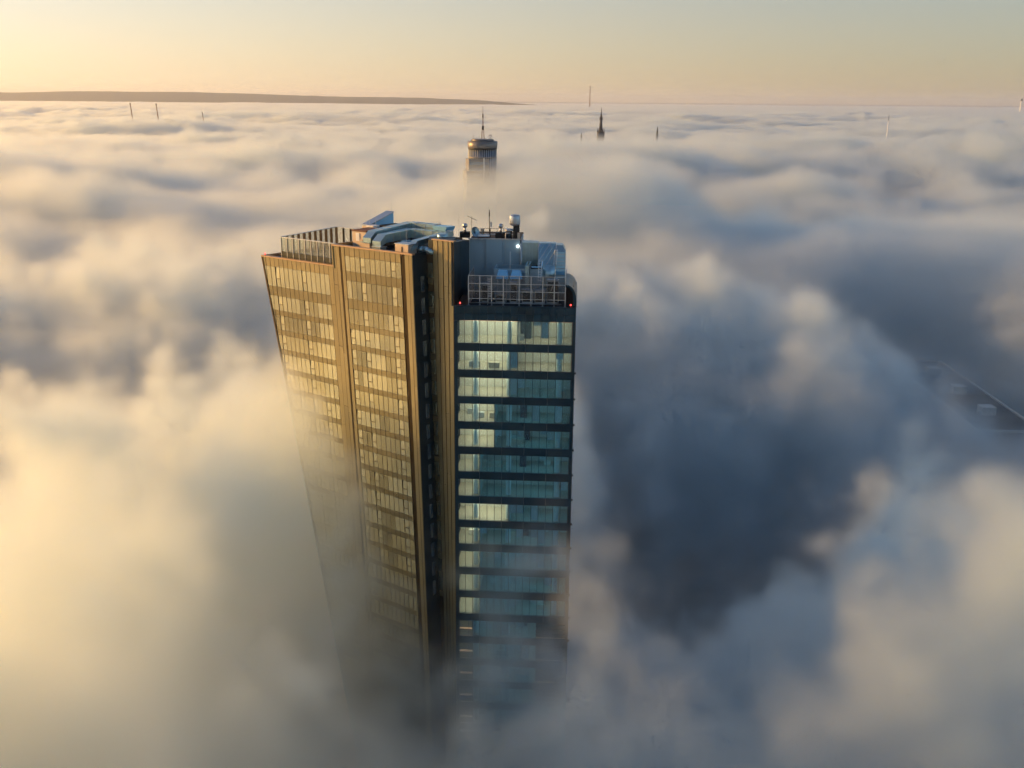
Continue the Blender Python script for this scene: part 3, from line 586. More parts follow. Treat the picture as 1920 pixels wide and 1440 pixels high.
MB().hexa([Lc(13.0, 9.4, 110.0), Lc(14.3, 9.4, 110.0), Lc(14.3, 12.5, 110.0), Lc(13.0, 12.5, 110.0), Lc(13.0, 10.6, 110.8), Lc(13.9, 10.6, 110.8), Lc(13.9, 12.5, 110.8), Lc(13.0, 12.5, 110.8)]).build('duct_top', M['duct'], t)
for i in range(11): z = 104.9 + i * .48; y = 8.2 + 1.2 * (z - 104.6) / 5.4; box(Lc, 12.95, 14.36, y - .05, y + .1, z - .05, z + .05).build('rib', M['steel'], t)
box(Lc, 13.05, 14.25, 8.45, 8.62, 107.0, 107.45).build('blue_band', M['bluepaint'], t)
t = thing('air_handler', 'low rounded blue duct drum in front of the slanting ribs', 'air handler', tuple(Lc(12.2, 7, 103.8)))
MB().tube(Lc(11.3, 7.4, 107.3), Lc(12.95, 7.4, 107.3), 1.2, k=22).build('drum', M['duct'], t); box(Lc, 11.4, 12.9, 6.3, 8.5, 103.8, 107.0).build('base', M['duct'], t)
for nm, x, y, z, h, l in (('access_ladder', 10.75, 5.0, 106.6, 2.9, 'short pale ladder leaning left of the rounded drum'), ('access_ladder', 12.75, 7.6, 108.5, 2.0, 'short white ladder in front of the tall duct bend')):
    t = thing(nm, l, 'ladder', tuple(Lc(x, y, z)), 'access ladders on the blue wing')
    for xx in (0, .38): MB().tube(Lc(x + xx, y, z), Lc(x + xx + .1, y + .5, z + h), .045, k=6).build('stile', M['white'], t)
    for q in range(8): f = (q + .5) / 8; MB().tube(Lc(x + .1 * f, y + .5 * f, z + h * f), Lc(x + .38 + .1 * f, y + .5 * f, z + h * f), .035, k=5).build('rung', M['white'], t)
# units standing behind the screen
for x, w, h, l in ((3.3, 1.0, 2.6, 'narrow grey unit behind the left bays of the screen'), (5.2, 1.3, 1.3, 'low blue grey unit behind the third bay of the screen'), (7.1, 1.0, 2.9, 'tall pale unit behind the fourth bay of the screen'), (8.7, 1.5, 1.9, 'wide grey unit behind the fifth bay of the screen'), (10.4, 1.4, 1.9, 'wide grey unit behind the sixth bay of the screen'), (12.0, 1.6, 3.3, 'tallest blue grey unit behind the seventh bay of the screen')):
    t = thing('condenser_unit', l, 'air conditioner', tuple(Lc(x, 3.6, 103.8)), 'condenser units behind the screen')
    box(Lc, x, x + w, 3.2, 4.2, 103.9, 103.8 + h).build('casing', M['unit'], t); box(Lc, x + .12, x + w - .12, 3.14, 3.2, 104.2, 103.6 + h).build('grille', M['black'], t)
    box(Lc, x - .04, x + w + .04, 3.1, 4.25, 103.8 + h, 103.88 + h).build('lid', M['unit'], t)
t = thing('slatted_panel', 'upright slatted cream panel shining behind the second bay of the screen', 'slatted panel', tuple(Lc(4.45, 2.4, 104)))
for q in range(8): box(Lc, 4.25, 4.75, 2.35, 2.42, 104.9 + q * .32, 105.1 + q * .32).build('slat', M['white'], t)
box(Lc, 4.2, 4.25, 2.35, 2.45, 103.8, 107.5).build('stile', M['white'], t); box(Lc, 4.75, 4.8, 2.35, 2.45, 103.8, 107.5).build('stile', M['white'], t)
for p, l in ((Lc(.75, .55, 104.15), 'red warning light at the left front corner of the blue wing roof'), (Lc(15.25, .6, 104.15), 'red warning light at the right front corner of the blue wing roof'), (U(33.7, .25, 107.85), 'red warning light on the far left corner of the golden wing')):
    t = thing('warning_light', l, 'warning light', tuple(p), 'red warning lights on the roof corners')
    MB().tube(p, p + Vector((0, 0, .12)), .1, k=10).build('socket', M['black'], t); MB().lathe(p + Vector((0, 0, .12)), [(.08, 0), (.09, .09), (.05, .17)], 12).build('bulb', M['red'], t)

for x0, x1 in ((13.3, 14.3), (13.3, 12.6)): MB().tube(Lc(x0, 1.72, 107.6), Lc(x1, 1.72, 106.0), .035, k=6).build('brace', M['steel'], S)
for i, x in enumerate(pxs): box(Lc, x - .14, x + .14, ys - .2, ys + .2, 103.8, 103.9).build('foot_plate', M['steel'], S)
# pipe runs and cable trays
def piperun(name, label, pts, r, m, f):
    t = thing(name, label, 'pipe', tuple(f(*pts[0])), 'pipe runs on the tower roofs')
    for a, b in zip(pts[:-1], pts[1:]): MB().tube(f(*a), f(*b), r, k=8).build('pipe_length', M[m], t)
    a, b = f(*pts[0]), f(*pts[-1]); n = 3
    for i in range(n): c = a.lerp(b, (i + .5) / n); MB().tube(c + Vector((0, 0, -.25)), c, .05, k=5).build('pipe_foot', M['black'], t)
piperun('pipe_run', 'thin pale pipe lying along the front parapet of the middle golden block', [(18.5, 1.3, 110.4), (9.0, 1.3, 110.4)], .09, 'steel', U)
piperun('pipe_run', 'dark pipe crossing under the silver ducts', [(14.2, 4.4, 110.5), (9.2, 4.6, 110.5), (9.2, 8.5, 110.5)], .14, 'black', U)
piperun('pipe_run', 'pale pipe between the drum vent and the hood box', [(10.6, 4.6, 110.6), (8.0, 3.0, 110.6)], .11, 'cream', U)
piperun('pipe_run', 'steel pipe climbing the right side of the penthouse', [(8.1, 11.5, 105), (8.1, 11.5, 110.6), (8.1, 12.6, 111.3)], .12, 'steel', Lc)
piperun('pipe_run', 'blue painted pipe bending over the open box', [(9.8, 5.9, 108.4), (11.2, 5.9, 108.4), (11.2, 7.4, 108.9)], .10, 'bluepaint', Lc)
piperun('pipe_run', 'thin steel pipe along the foot of the plant screen', [(2.0, 2.2, 104.1), (14.0, 2.2, 104.1)], .07, 'steel', Lc)
t = thing('cable_tray', 'flat cable tray along the rear of the penthouse roof', 'cable tray', tuple(Lc(4, 16.5, ZP)))
box(Lc, 1.2, 7.2, 16.4, 16.8, ZP + .2, ZP + .26).build('tray', M['steel'], t)
for x in (1.5, 4, 6.8): box(Lc, x, x + .1, 16.45, 16.75, ZP, ZP + .2).build('support', M['black'], t)
for u, w, h, l in ((12.4, 6.6, 1.1, 'small dark fan box between the two ducts'), (10.6, 8.2, .9, 'small pale fan box inside the bend of the front duct'), (5.6, 9.0, 1.2, 'pale fan box behind the round steel vent')):
    t = thing('fan_box', l, 'fan box', tuple(U(u, w, Z1)), 'fan boxes on the middle golden block'); box(U, u, u + 1.0, w, w + 1.0, Z1, Z1 + h).build('casing', M['unit'], t)
    MB().lathe(U(u + .5, w + .5, Z1 + h), [(.38, 0), (.38, .12), (.3, .15)], 14).build('fan_ring', M['black'], t)

# ------------------------------------------------------------------ ground, streets, houses under the fog
def quadz(x0, x1, y0, y1, z): return [(x0, y0, z), (x1, y0, z), (x1, y1, z), (x0, y1, z)]
me = bpy.data.meshes.new('ground'); me.from_pydata(quadz(-120000, 120000, -60000, 120000, -.5), [], [(0, 1, 2, 3)]); me.materials.append(mat('ground_damp', (.018, .042, .05), .9, noise=.4, nscale=.01))  # dark teal tint puts the cool shade of the hollow into the ground
g = bpy.data.objects.new('ground', me); COL.objects.link(g); struct(g)
def yawf(cx, cy, yaw):
    a = R(yaw); ex = Vector((math.cos(a), math.sin(a), 0)); ey = Vector((-math.sin(a), math.cos(a), 0)); c = Vector((cx, cy, 0))
    return lambda x, y, z: c + ex * x + ey * y + Vector((0, 0, z))
def strip(name, cx, cy, yaw, L, w, z0, z1, m, parent=None): 
    o = box(yawf(cx, cy, yaw), -L / 2, L / 2, -w / 2, w / 2, z0, z1).build(name, M[m], parent, origin=(cx, cy, 0)); return o
for cx, cy, yaw, L, w in ((-92, 188, 42, 170, 16), (-75, 205, -52, 200, 14), (-110, 170, 42, 120, 12)):
    struct(strip('road', cx, cy, yaw, L, w, -.45, .02, 'asphalt'))
    for s in (-1, 1):
        f = yawf(cx, cy, yaw); o = box(f, -L / 2, L / 2, s * (w / 2 + 1.6) - 1.5, s * (w / 2 + 1.6) + 1.5, -.4, .14).build('pavement', M['roofpale'], origin=(cx, cy, 0)); struct(o)
        o = box(f, -L / 2, L / 2, s * (w / 2 - .8) - .2, s * (w / 2 - .8) + .2, .025, .03).build('road_marking', M['paint'], origin=(cx, cy, 0)); struct(o)
    mb = MB(); f = yawf(cx, cy, yaw)
    for q in range(int(L / 9)): box(f, -L / 2 + q * 9, -L / 2 + q * 9 + 4, -.15, .15, .025, .03, mb)
    struct(mb.build('road_marking', M['paint'], origin=(cx, cy, 0)))
def house(name, label, cat, f, o, L, w, h, roof, gable=0, vents=0, windows=True):
    t = thing(name, label, cat, tuple(o))
    box(f, 0, L, 0, w, 0, h).build('wall', M['concrete'], t)
    if gable:
        mb = MB(); n = [f(-.4, -.4, h), f(L + .4, -.4, h), f(L + .4, w + .4, h), f(-.4, w + .4, h), f(-.4, w / 2 - .1, h + gable), f(L + .4, w / 2 - .1, h + gable), f(L + .4, w / 2 + .1, h + gable), f(-.4, w / 2 + .1, h + gable)]
        if (n[1] - n[0]).cross(n[3] - n[0]).z < 0: n = [n[i] for i in (3, 2, 1, 0, 7, 6, 5, 4)]
        mb.hexa(n); mb.build('roof', M[roof], t)
    else:
        box(f, .5, L - .5, .5, w - .5, h + .01, h + .12).build('roof', M[roof], t)
        for a, b, c, d_ in ((-.1, L + .1, -.1, .5), (-.1, L + .1, w - .5, w + .1), (-.1, .5, .5, w - .5), (L - .5, L + .1, .5, w - .5)): box(f, a, b, c, d_, h, h + .8).build('parapet', M['roofpale'], t)
    for k in range(vents):
        x = L * (k + .7) / (vents + .6); box(f, x, x + 4.5, w * .4, w * .4 + 5, h + .1, h + 3).build('roof_house', M['roofpale'], t)
    if windows:
        nx = int(L / 3.2)
        for r in range(int(h / 3.4)):
            for k in range(nx): box(f, 1 + k * 3.2, 2.8 + k * 3.2, -.06, .02, 1.2 + r * 3.4, 2.9 + r * 3.4).build('window', M['towerglass'], t)
def fr(p0, p1):
    p0 = Vector((*p0, 0)); e = (Vector((*p1, 0)) - p0); L = e.length; e = e.normalized(); n = Vector((e.y, -e.x, 0)) if False else Vector((-e.y, e.x, 0))
    return (lambda x, y, z: p0 + e * x + n * y + Vector((0, 0, z))), p0, L
f, o, L = fr((158, 327), (162.5, 425)); f2 = lambda x, y, z: f(x, -y, z)
house('flat_roofed_block', 'long pale flat roofed block with small roof houses showing through the fog at the right', 'building', f2, o, L, 22, 23, 'roofgrey', 0, 3)
f, o, L = fr((113.5, 220), (150, 222))
f3 = lambda x, y, z: f(x, y - 16, z)
house('corner_house', 'grey roofed house showing through the fog at the right edge of the picture', 'building', f3, o, L, 16, 23, 'roofgrey', 0, 1)
for k, (cx, cy, yaw, L, w, h, gb, lab) in enumerate([(-95, 250, 42, 46, 14, 14, 4, 'gabled house faint under the fog left of the tower beyond the crossing'), (-48, 190, 42, 30, 13, 11, 3.5, 'small gabled house faint under the fog in front of the tower at lower left'),
        (-25, 235, -48, 36, 14, 15, 0, 'flat roofed house hidden in fog behind the foot of the golden wing'), (150, 250, -38, 44, 15, 12, 4, 'gabled house sunk in thick fog between the pale block and the corner house')]):
    f = yawf(cx, cy, yaw); house('town_house', lab, 'house', f, Vector((cx, cy, 0)), L, w, h, 'stone', gb, 0)
t = thing('parked_van', 'white van parked in the dark gap at the foot of the golden wing', 'van', (-19, 203, 0)); f = yawf(-19, 203, 30)
box(f, -2.6, 1.4, -1, 1, .5, 2.5).build('body', M['white'], t); box(f, 1.42, 2.6, -.95, .95, .5, 1.6).build('bonnet', M['white'], t)
for x in (-1.6, 1.7):
    for y in (-.98, .75): MB().tube(f(x, y, .42), f(x, y + .2, .42), .42, k=12).build('wheel', M['black'], t)
# plinth of the tower
box(Lc, -30, 16, -4, 24, 0, ZB).build('plinth', M['concrete'], T)

# ------------------------------------------------------------------ towers poking out of the fog
TX, TY = -18.2, 600
t = thing('round_tower', 'round topped tower half sunk in the fog straight behind the big office tower', 'tower', (TX, TY, 0))
def rt(prof, name, m, k=40): MB().lathe((TX, TY, 0), prof, k).build(name, M[m], t)
rt([(8.1, 20), (8.1, 102.6)], 'glass_drum', 'towerglass'); rt([(8.45, 103.5), (8.6, 103.8), (8.6, 107.2), (8.3, 107.3)], 'crown_ring', 'tower')
rt([(8.3, 102.65), (8.3, 103.45)], 'shadow_joint', 'black'); rt([(6.6, 107.32), (6.4, 108.3), (6.1, 108.4)], 'roof_ring', 'tower'); rt([(8.2, 98.0), (8.32, 98.05), (8.32, 98.5), (8.2, 98.55)], 'ledge', 'tower')  # the joint is a plain black ring below the crown
for i in range(40):
    q = 2 * math.pi * i / 40; c = Vector((TX + 8.15 * math.cos(q), TY + 8.15 * math.sin(q), 0)); MB().tube(c + Vector((0, 0, 70)), c + Vector((0, 0, 102.6)), .09, k=4).build('rib', M['steel'], t)
f = yawf(TX, TY, 12); box(f, -9.6, 2.0, -9.4, 2, 0, 97.5).build('shoulder_block', M['tower'], t); box(f, -11.0, -2.0, -10.6, 2, 0, 91).build('shoulder_block', M['tower'], t)
for r in range(8): box(f, -9.2, 1.6, -9.5, -9.38, 96 - 3.4 * r - 1.6, 96 - 3.4 * r).build('window_row', M['towerglass'], t); box(f, -10.6, -2.4, -10.72, -10.58, 89.5 - 3.4 * r - 1.6, 89.5 - 3.4 * r).build('window_row', M['towerglass'], t)
box(f, -1.2, -.6, -9.9, -9.42, 60, 98.2).build('edge_strip', M['white'], t)
a = Vector((TX + .2, TY, 108.3))
lat = thing('lattice_aerial', 'dark lattice aerial standing on the round tower', 'aerial', tuple(a))
hts = [0, 2, 4, 6, 8, 10, 12]; rad = lambda h: 1.15 - h * .075
for q in range(4):
    an = math.pi / 4 + q * math.pi / 2; p = lambda h, an=an: a + Vector((math.cos(an) * rad(h), math.sin(an) * rad(h), h)); MB().tube(p(0), p(12.4), .13, .09, k=5).build('leg', M['mastred'], lat)
    for i in range(6):
        an2 = an + math.pi / 2; p2 = lambda h: a + Vector((math.cos(an2) * rad(h), math.sin(an2) * rad(h), h)); MB().tube(p(hts[i]), p2(hts[i + 1]), .06, k=4).build('brace', M['mastred'], lat); MB().tube(p(hts[i + 1]), p2(hts[i + 1]), .06, k=4).build('brace', M['mastred'], lat)
MB().tube(a + Vector((0, 0, 12)), a + Vector((0, 0, 14.2)), .42, .30, k=8).build('drum', M['black'], lat); MB().tube(a + Vector((0, 0, 14)), a + Vector((0, 0, 18.6)), .13, .05, k=6).build('tip', M['black'], lat)
box(yawf(a.x, a.y, 0), -.6, .6, -.6, .6, a.z + 5.2, a.z + 7.4).build('drum', M['black'], lat)
for i, (dx, h, lb) in enumerate([(-5.2, 3.6, 'tall thin mast at the left rim of the round tower'), (-4.2, 2.2, 'short mast second from the left on the round tower'), (-3.2, 2.4, 'short mast third from the left on the round tower'), (-1.8, 2.8, 'mast close to the left foot of the lattice aerial')]):
    p = Vector((TX + dx, TY - 2, 107.3)); tag(MB().tube(p, p + Vector((0, 0, h)), .16, .1, k=6).build('roof_mast', M['tower'], origin=p), lb, 'mast', 'small masts on the round tower')
t2 = thing('roof_frame', 'pale open frame of posts at the right of the lattice aerial on the round tower', 'frame', (TX + 4.6, TY - 2, 107.3))
for dx in (3.8, 4.6, 5.4): MB().tube((TX + dx, TY - 2, 107.3), (TX + dx, TY - 2, 110.6), .18, k=6).build('post', M['roofpale'], t2)
box(yawf(TX, TY, 0), 3.6, 5.6, -2.2, -1.8, 110.5, 110.9).build('beam', M['roofpale'], t2)
# cathedral spire
cx, cy = 124.3, 1500
t = thing('cathedral_spire', 'tall dark gothic cathedral spire with four corner pinnacles rising from the fog', 'spire', (cx, cy, 0))
box(yawf(cx, cy, 8), -4.6, 4.6, -4.6, 4.6, 0, 87).build('tower_body', M['stone'], t)
def cone(name, x, y, z0, z1, r0, r1, k=8, m='copper'): MB().tube((x, y, z0), (x, y, z1), r0, r1, k=k).build(name, M[m], t)
cone('spire_base', cx, cy, 86.9, 90, 3.3, 2.9); cone('spire', cx, cy, 90, 106, 2.5, 1.45); cone('collar', cx, cy, 106, 107.4, 2.2, 2.1); cone('spire_tip', cx, cy, 107.4, 121.5, 1.3, .12)
f = yawf(cx, cy, 8)
for sx in (-1, 1):
    for sy in (-1, 1): p = f(sx * 4.0, sy * 4.0, 0); cone('pinnacle', p.x, p.y, 87, 93.5, .75, .08); p = f(sx * 1.9, sy * 1.9, 0); cone('small_pinnacle', p.x, p.y, 104, 109, .35, .05, 6)
for nm, x, y, z0, z1, r, lab in (('church_steeple', 211, 1540, 80, 94.5, 1.5, 'small dark steeple tip right of the cathedral spire'), ('church_pinnacle', 96.5, 1500, 78, 86.5, .9, 'tiny dark pinnacle left of the cathedral spire'), ('far_steeple', 633, 1500, 70, 89.7, .5, 'tiny dark steeple tip in the fog at the far right')):
    t = thing(nm, lab, 'steeple', (x, y, 0)); box(yawf(x, y, 5), -r, r, -r, r, 0, z0 + 3).build('tower_body', M['stone'], t); cone('spire_tip', x, y, z0 + 3, z1 - 1, r, r * .35); MB().lathe((x, y, z1 - 3), [(.2, 0), (r * .55, .5), (r * .3, 1.4), (.05, 2.9)], 8).build('finial', M['copper'], t)
for x, z, lab, r in ((-951, 115.1, 'left one of the pair of tall thin chimneys standing out of the fog', 1.4), (-887, 114.4, 'right one of the pair of tall thin chimneys standing out of the fog', 1.4), (-774, 95, 'short faint chimney tip right of the pair of chimneys', 1.0)):
    t = thing('power_chimney', lab, 'chimney', (x, 2600, 0), 'tall chimneys in the fog'); q = -.09
    MB().tube((x + 8, 2600, 0), (x, 2600, z - 3), r * 1.4, r * .8, k=12).build('shaft', M['mastred'], t); MB().tube((x, 2600, z - 3), (x - .3, 2600, z), r * 1.15, r * 1.15, k=12).build('head', M['stone'], t)
t = thing('boiler_roof', 'dark roof ridge just breaking the fog beside the right chimney', 'roof', (-862, 2600, 0)); box(yawf(-858, 2600, 0), -9, 9, -7, 7, 0, 74).build('wall', M['stone'], t); MB().hexa([Vector(v) for v in ((-872, 2592, 75), (-845, 2592, 75), (-845, 2608, 75), (-872, 2608, 75), (-866, 2599, 80), (-850, 2599, 78), (-850, 2601, 78), (-866, 2601, 80))]).build('roof', M['stone'], t)
t = thing('radio_mast', 'single tall brown radio mast on the horizon above the cathedral spire', 'radio mast', (859, 12000, 0)); MB().tube((859, 12000, 0), (859, 12000, 283), 7, 5, k=8).build('shaft', M['mastred'], t); MB().tube((859, 12000, 283), (859, 12000, 297), 8, 6, k=8).build('head', M['mastred'], t)
t = thing('white_mast', 'slim white and dark mast sticking out of the fog at the right', 'mast', (750, 2100, 0)); MB().tube((750.4, 2100, 0), (750.2, 2100, 97), 1.3, .9, k=8).build('lower_shaft', M['white'], t); MB().tube((750.2, 2100, 97), (750, 2100, 108.5), .6, .4, k=6).build('tip', M['stone'], t)
t = thing('striped_mast', 'pale mast with a dark ring at the right edge of the picture on the horizon', 'mast', (4334, 9000, 0)); MB().tube((4331, 9000, 0), (4333, 9000, 160), 6, 6, k=8).build('lower_shaft', M['white'], t); MB().tube((4333, 9000, 160), (4334, 9000, 180), 8, 7, k=8).build('dark_ring', M['stone'], t); MB().tube((4334, 9000, 180), (4334.5, 9000, 204), 6, 2, k=8).build('tip', M['white'], t)
for x, z, lab, s in ((159.2, 145.4, 'left bird of three flying high at the right', 1), (161.5, 146.1, 'upper right bird of three flying high at the right', .8), (161.7, 144.8, 'lower right bird of three flying high at the right', 1)):
    t = thing('bird', lab, 'bird', (x, 400, z), 'three birds in the sky'); b = Vector((x, 400, z))
    MB().lathe(b, [(.02, -.12), (.1, -.06), (.12, 0), (.08, .08), (.02, .12)], 8).build('body', M['bird'], t)
    for q in (-1, 1): MB().hexa([b + Vector(v) for v in ((0, -.12, 0), (q * .55 * s, -.02, .18), (q * .55 * s, .1, .18), (0, .14, 0), (0, -.12, .04), (q * .55 * s, -.02, .21), (q * .55 * s, .1, .21), (0, .14, .04))]).build('wing', M['bird'], t)
# hills beyond the fog
rngh = np.random.default_rng(4); hx = np.linspace(-26000, 24000, 400)
ctrl = np.interp(hx, [-26000, -14600, -11900, -7800, -4900, -2500, -900, 2500, 6000, 24000], [215, 240, 285, 250, 195, 165, 126, 60, 30, 20])
nz = np.cumsum(rngh.standard_normal(400)); k = np.exp(-.5 * (np.arange(-12, 13) / 4.) ** 2); nz = nz - np.convolve(nz, np.ones(61) / 61, 'same'); nz = np.convolve(nz, k / k.sum(), 'same')
fine = np.convolve(rngh.standard_normal(400), [.2, .6, .2], 'same')
hx = hx * .5; ridge = 130 + np.where(ctrl > 130, (ctrl - 130) * .5, (ctrl - 130) * 1.6) + nz * 2.4 + fine * 1.6
vv = []; ff = []; rowsY = [(13200, 0), (13700, .35), (14300, .7), (15000, 1.), (16500, .8), (20000, 0)]
for j, (yy_, s) in enumerate(rowsY):
    for i in range(400): vv.append((hx[i], yy_ + 150 * math.sin(i * .13 + j), max(-2, ridge[i] * s + (6 * math.sin(i * .9 + j * 2) if 0 < s < 1 else 0))))
for j in range(len(rowsY) - 1):
    for i in range(399): q = j * 400 + i; ff.append((q, q + 1, q + 401, q + 400))
me = bpy.data.meshes.new('hills'); me.from_pydata(vv, [], ff); me.materials.append(mat('hill_forest', (.045, .06, .05), .95, noise=.3, nscale=.002)); me.polygons.foreach_set('use_smooth', [True] * len(ff))
hl = bpy.data.objects.new('hills', me); COL.objects.link(hl); struct(hl)

# thin morning air
hz = bpy.data.materials.new('haze'); hz.use_nodes = True; N = hz.node_tree.nodes; N.clear(); _o = N.new('ShaderNodeOutputMaterial'); _v = N.new('ShaderNodeVolumePrincipled'); hz.node_tree.links.new(_v.outputs[0], _o.inputs['Volume'])
_v.inputs['Color'].default_value = (.92, .95, 1, 1); _v.inputs['Density'].default_value = 3.5e-5; _v.inputs['Anisotropy'].default_value = .4
h = box(lambda x, y, z: Vector((x, y, z)), -45000, 45000, -8000, 45000, -2, 330).build('haze', hz); h['kind'] = 'stuff'

# ------------------------------------------------------------------ the fog: density fields made with numpy, handed to a Volume Cube
FOG_ANI, FOG_COL = .55, (.888, .957, .984, 1)  # red-absorbing tint, puts teal shade into the fog's colour
def fog_mat(name, dens):
    m = bpy.data.materials.new(name); m.use_nodes = True; N = m.node_tree.nodes; N.clear()
    out = N.new('ShaderNodeOutputMaterial'); pv = N.new('ShaderNodeVolumePrincipled'); m.node_tree.links.new(pv.outputs[0], out.inputs['Volume'])
    pv.inputs['Color'].default_value = FOG_COL; pv.inputs['Density'].default_value = dens; pv.inputs['Anisotropy'].default_value = FOG_ANI
    return m
FOG = fog_mat('fog', 1.0)
def grid_fog(name, label, x0, x1, y0, y1, z0, z1, dens):
    nz, ny, nx = dens.shape
    me = bpy.data.meshes.new(name); me.vertices.add(nx * ny * nz)
    at = me.attributes.new('d', 'FLOAT', 'POINT'); at.data.foreach_set('value', dens.astype(np.float32).ravel())
    o = bpy.data.objects.new(name, me); COL.objects.link(o); me.materials.append(FOG)
    ng = bpy.data.node_groups.new(name, 'GeometryNodeTree')
    for io in ('INPUT', 'OUTPUT'): ng.interface.new_socket('Geometry', in_out=io, socket_type='NodeSocketGeometry')
    N = ng.nodes; L = ng.links
    gi = N.new('NodeGroupInput'); go = N.new('NodeGroupOutput'); vc = N.new('GeometryNodeVolumeCube')
    vc.inputs['Min'].default_value = (x0, y0, z0); vc.inputs['Max'].default_value = (x1, y1, z1)
    for a, n in zip('XYZ', (nx, ny, nz)): vc.inputs['Resolution ' + a].default_value = n
    pos = N.new('GeometryNodeInputPosition'); sep = N.new('ShaderNodeSeparateXYZ'); L.new(pos.outputs[0], sep.inputs[0])
    def idx(sock, a, b, k):
        s = N.new('ShaderNodeMath'); s.operation = 'MULTIPLY_ADD'; L.new(sock, s.inputs[0]); s.inputs[1].default_value = (k - 1) / (b - a); s.inputs[2].default_value = -a * (k - 1) / (b - a)
        r = N.new('ShaderNodeMath'); r.operation = 'ROUND'; L.new(s.outputs[0], r.inputs[0])
        c = N.new('ShaderNodeClamp'); L.new(r.outputs[0], c.inputs[0]); c.inputs[1].default_value = 0; c.inputs[2].default_value = k - 1
        i = N.new('FunctionNodeFloatToInt'); L.new(c.outputs[0], i.inputs[0]); return i.outputs[0]
    ix, iy, iz = idx(sep.outputs[0], x0, x1, nx), idx(sep.outputs[1], y0, y1, ny), idx(sep.outputs[2], z0, z1, nz)
    def imad(a, k, b):
        m = N.new('FunctionNodeIntegerMath'); m.operation = 'MULTIPLY_ADD'; L.new(a, m.inputs[0]); m.inputs[1].default_value = k; L.new(b, m.inputs[2]); return m.outputs[0]
    ii = imad(imad(iz, ny, iy), nx, ix)
    na = N.new('GeometryNodeInputNamedAttribute'); na.data_type = 'FLOAT'; na.inputs[0].default_value = 'd'
    si = N.new('GeometryNodeSampleIndex'); si.data_type = 'FLOAT'; si.clamp = True
    L.new(gi.outputs[0], si.inputs['Geometry']); L.new(na.outputs[0], si.inputs['Value']); L.new(ii, si.inputs['Index']); L.new(si.outputs[0], vc.inputs['Density'])
    sm = N.new('GeometryNodeSetMaterial'); L.new(vc.outputs[0], sm.inputs[0]); sm.inputs['Material'].default_value = FOG; L.new(sm.outputs[0], go.inputs[0])
    md = o.modifiers.new('fog', 'NODES'); md.node_group = ng; o['kind'] = 'stuff'; o['label'] = label
    return o
def fftnoise(n, beta, lo, hi, seed):
    rng = np.random.default_rng(seed); f = np.fft.rfft2(rng.standard_normal((n, n)))
    kx = np.fft.fftfreq(n)[:, None] * n; ky = np.fft.rfftfreq(n)[None, :] * n
    k = np.sqrt(kx**2 + ky**2); k[0, 0] = 1; a = k**(-beta); a[k < lo] = 0; a[k > hi] = 0
    r = np.fft.irfft2(f * a, s=(n, n)); return (r - r.mean()) / r.std()
def fft3(shape, vox, beta, lmin, lmax, seed):
    nz, ny, nx = shape; vz, vy, vx = vox; rng = np.random.default_rng(seed); f = np.fft.rfftn(rng.standard_normal(shape))
    kz = np.fft.fftfreq(nz, vz)[:, None, None]; ky = np.fft.fftfreq(ny, vy)[None, :, None]; kx = np.fft.rfftfreq(nx, vx)[None, None, :]
    k = np.sqrt(kz**2 + ky**2 + kx**2); k[0, 0, 0] = 1; a = k**(-beta); a[(k < 1 / lmax) | (k > 1 / lmin)] = 0
    r = np.fft.irfftn(f * a, s=shape); return (r - r.mean()) / r.std()
def tile(n, period):
    N = n.shape[0]
    def s(x, y):
        u = (x / period * N) % N; v = (y / period * N) % N; i = np.floor(u).astype(int); j = np.floor(v).astype(int); a = u - i; b = v - j
        a = a * a * (3 - 2 * a); b = b * b * (3 - 2 * b); i %= N; j %= N; i1 = (i + 1) % N; j1 = (j + 1) % N
        return n[j, i] * (1 - a) * (1 - b) + n[j, i1] * a * (1 - b) + n[j1, i] * (1 - a) * b + n[j1, i1] * a * b
    return s
n_big = tile(fftnoise(256, 1.6, 3, 60, 11), 3000.)
n_det = tile(fftnoise(256, 1.4, 4, 100, 12), 1100.)
n_dns = tile(fftnoise(128, 1.5, 3, 40, 13), 1500.)
def sstep(a, b, x):
    t = np.clip((x - a) / (b - a), 0, 1); return t * t * (3 - 2 * t)
def gs(x, y, cx, cy, sx, sy, rot=0):
    c, s = math.cos(R(rot)), math.sin(R(rot)); dx = x - cx; dy = y - cy
    return np.exp(-.5 * (((dx * c + dy * s) / sx)**2 + ((-dx * s + dy * c) / sy)**2))
# swells and hollows of the fog sea: centre x y, radii, turn, metres
LUMPS = [
    (220, 530, 330, 55, 0, 14), (260, 780, 420, 90, 0, -18), (200, 1090, 500, 70, 0, 8),
    (-140, 370, 130, 50, 0, 8), (-80, 250, 90, 40, 12, -9),
    (90, 232, 115, 40, -5, -50), (28, 212, 34, 42, 0, -45), (-170, 120, 55, 60, 0, -20), (160, 345, 34, 46, 0, -12), (62, 318, 62, 34, 0, 10), (60, 222, 60, 26, -5, -8), (-900, 2560, 260, 140, 0, 14),  # the far-left dip is unseen, added to let sun onto the near slope
]
NEAR = [(-100, 95, 62), (-68, 92, 74), (-68, 130, 80), (-98, 140, 68), (-42, 95, 88), (-46, 125, 96), (-39, 150, 98), (-24, 95, 87), (-31, 127, 96), (-12, 98, 73), (-17, 114, 72), (-19, 127, 76),
    (0, 98, 68), (0, 118, 60), (10, 98, 72), (9, 122, 57), (17, 132, 50), (26, 98, 76), (32, 122, 68), (30, 146, 50), (52, 105, 84), (60, 128, 80), (58, 150, 66), (85, 120, 84), (85, 146, 52), (115, 145, 44), (92, 165, 38), (115, 120, 84),
    (20, 158, 32), (34, 178, 18), (60, 178, 28), (84, 182, 32), (112, 184, 30), (118, 206, 22), (108, 222, 22), (-24, 176, 60), (-48, 174, 76), (-85, 182, 76)]
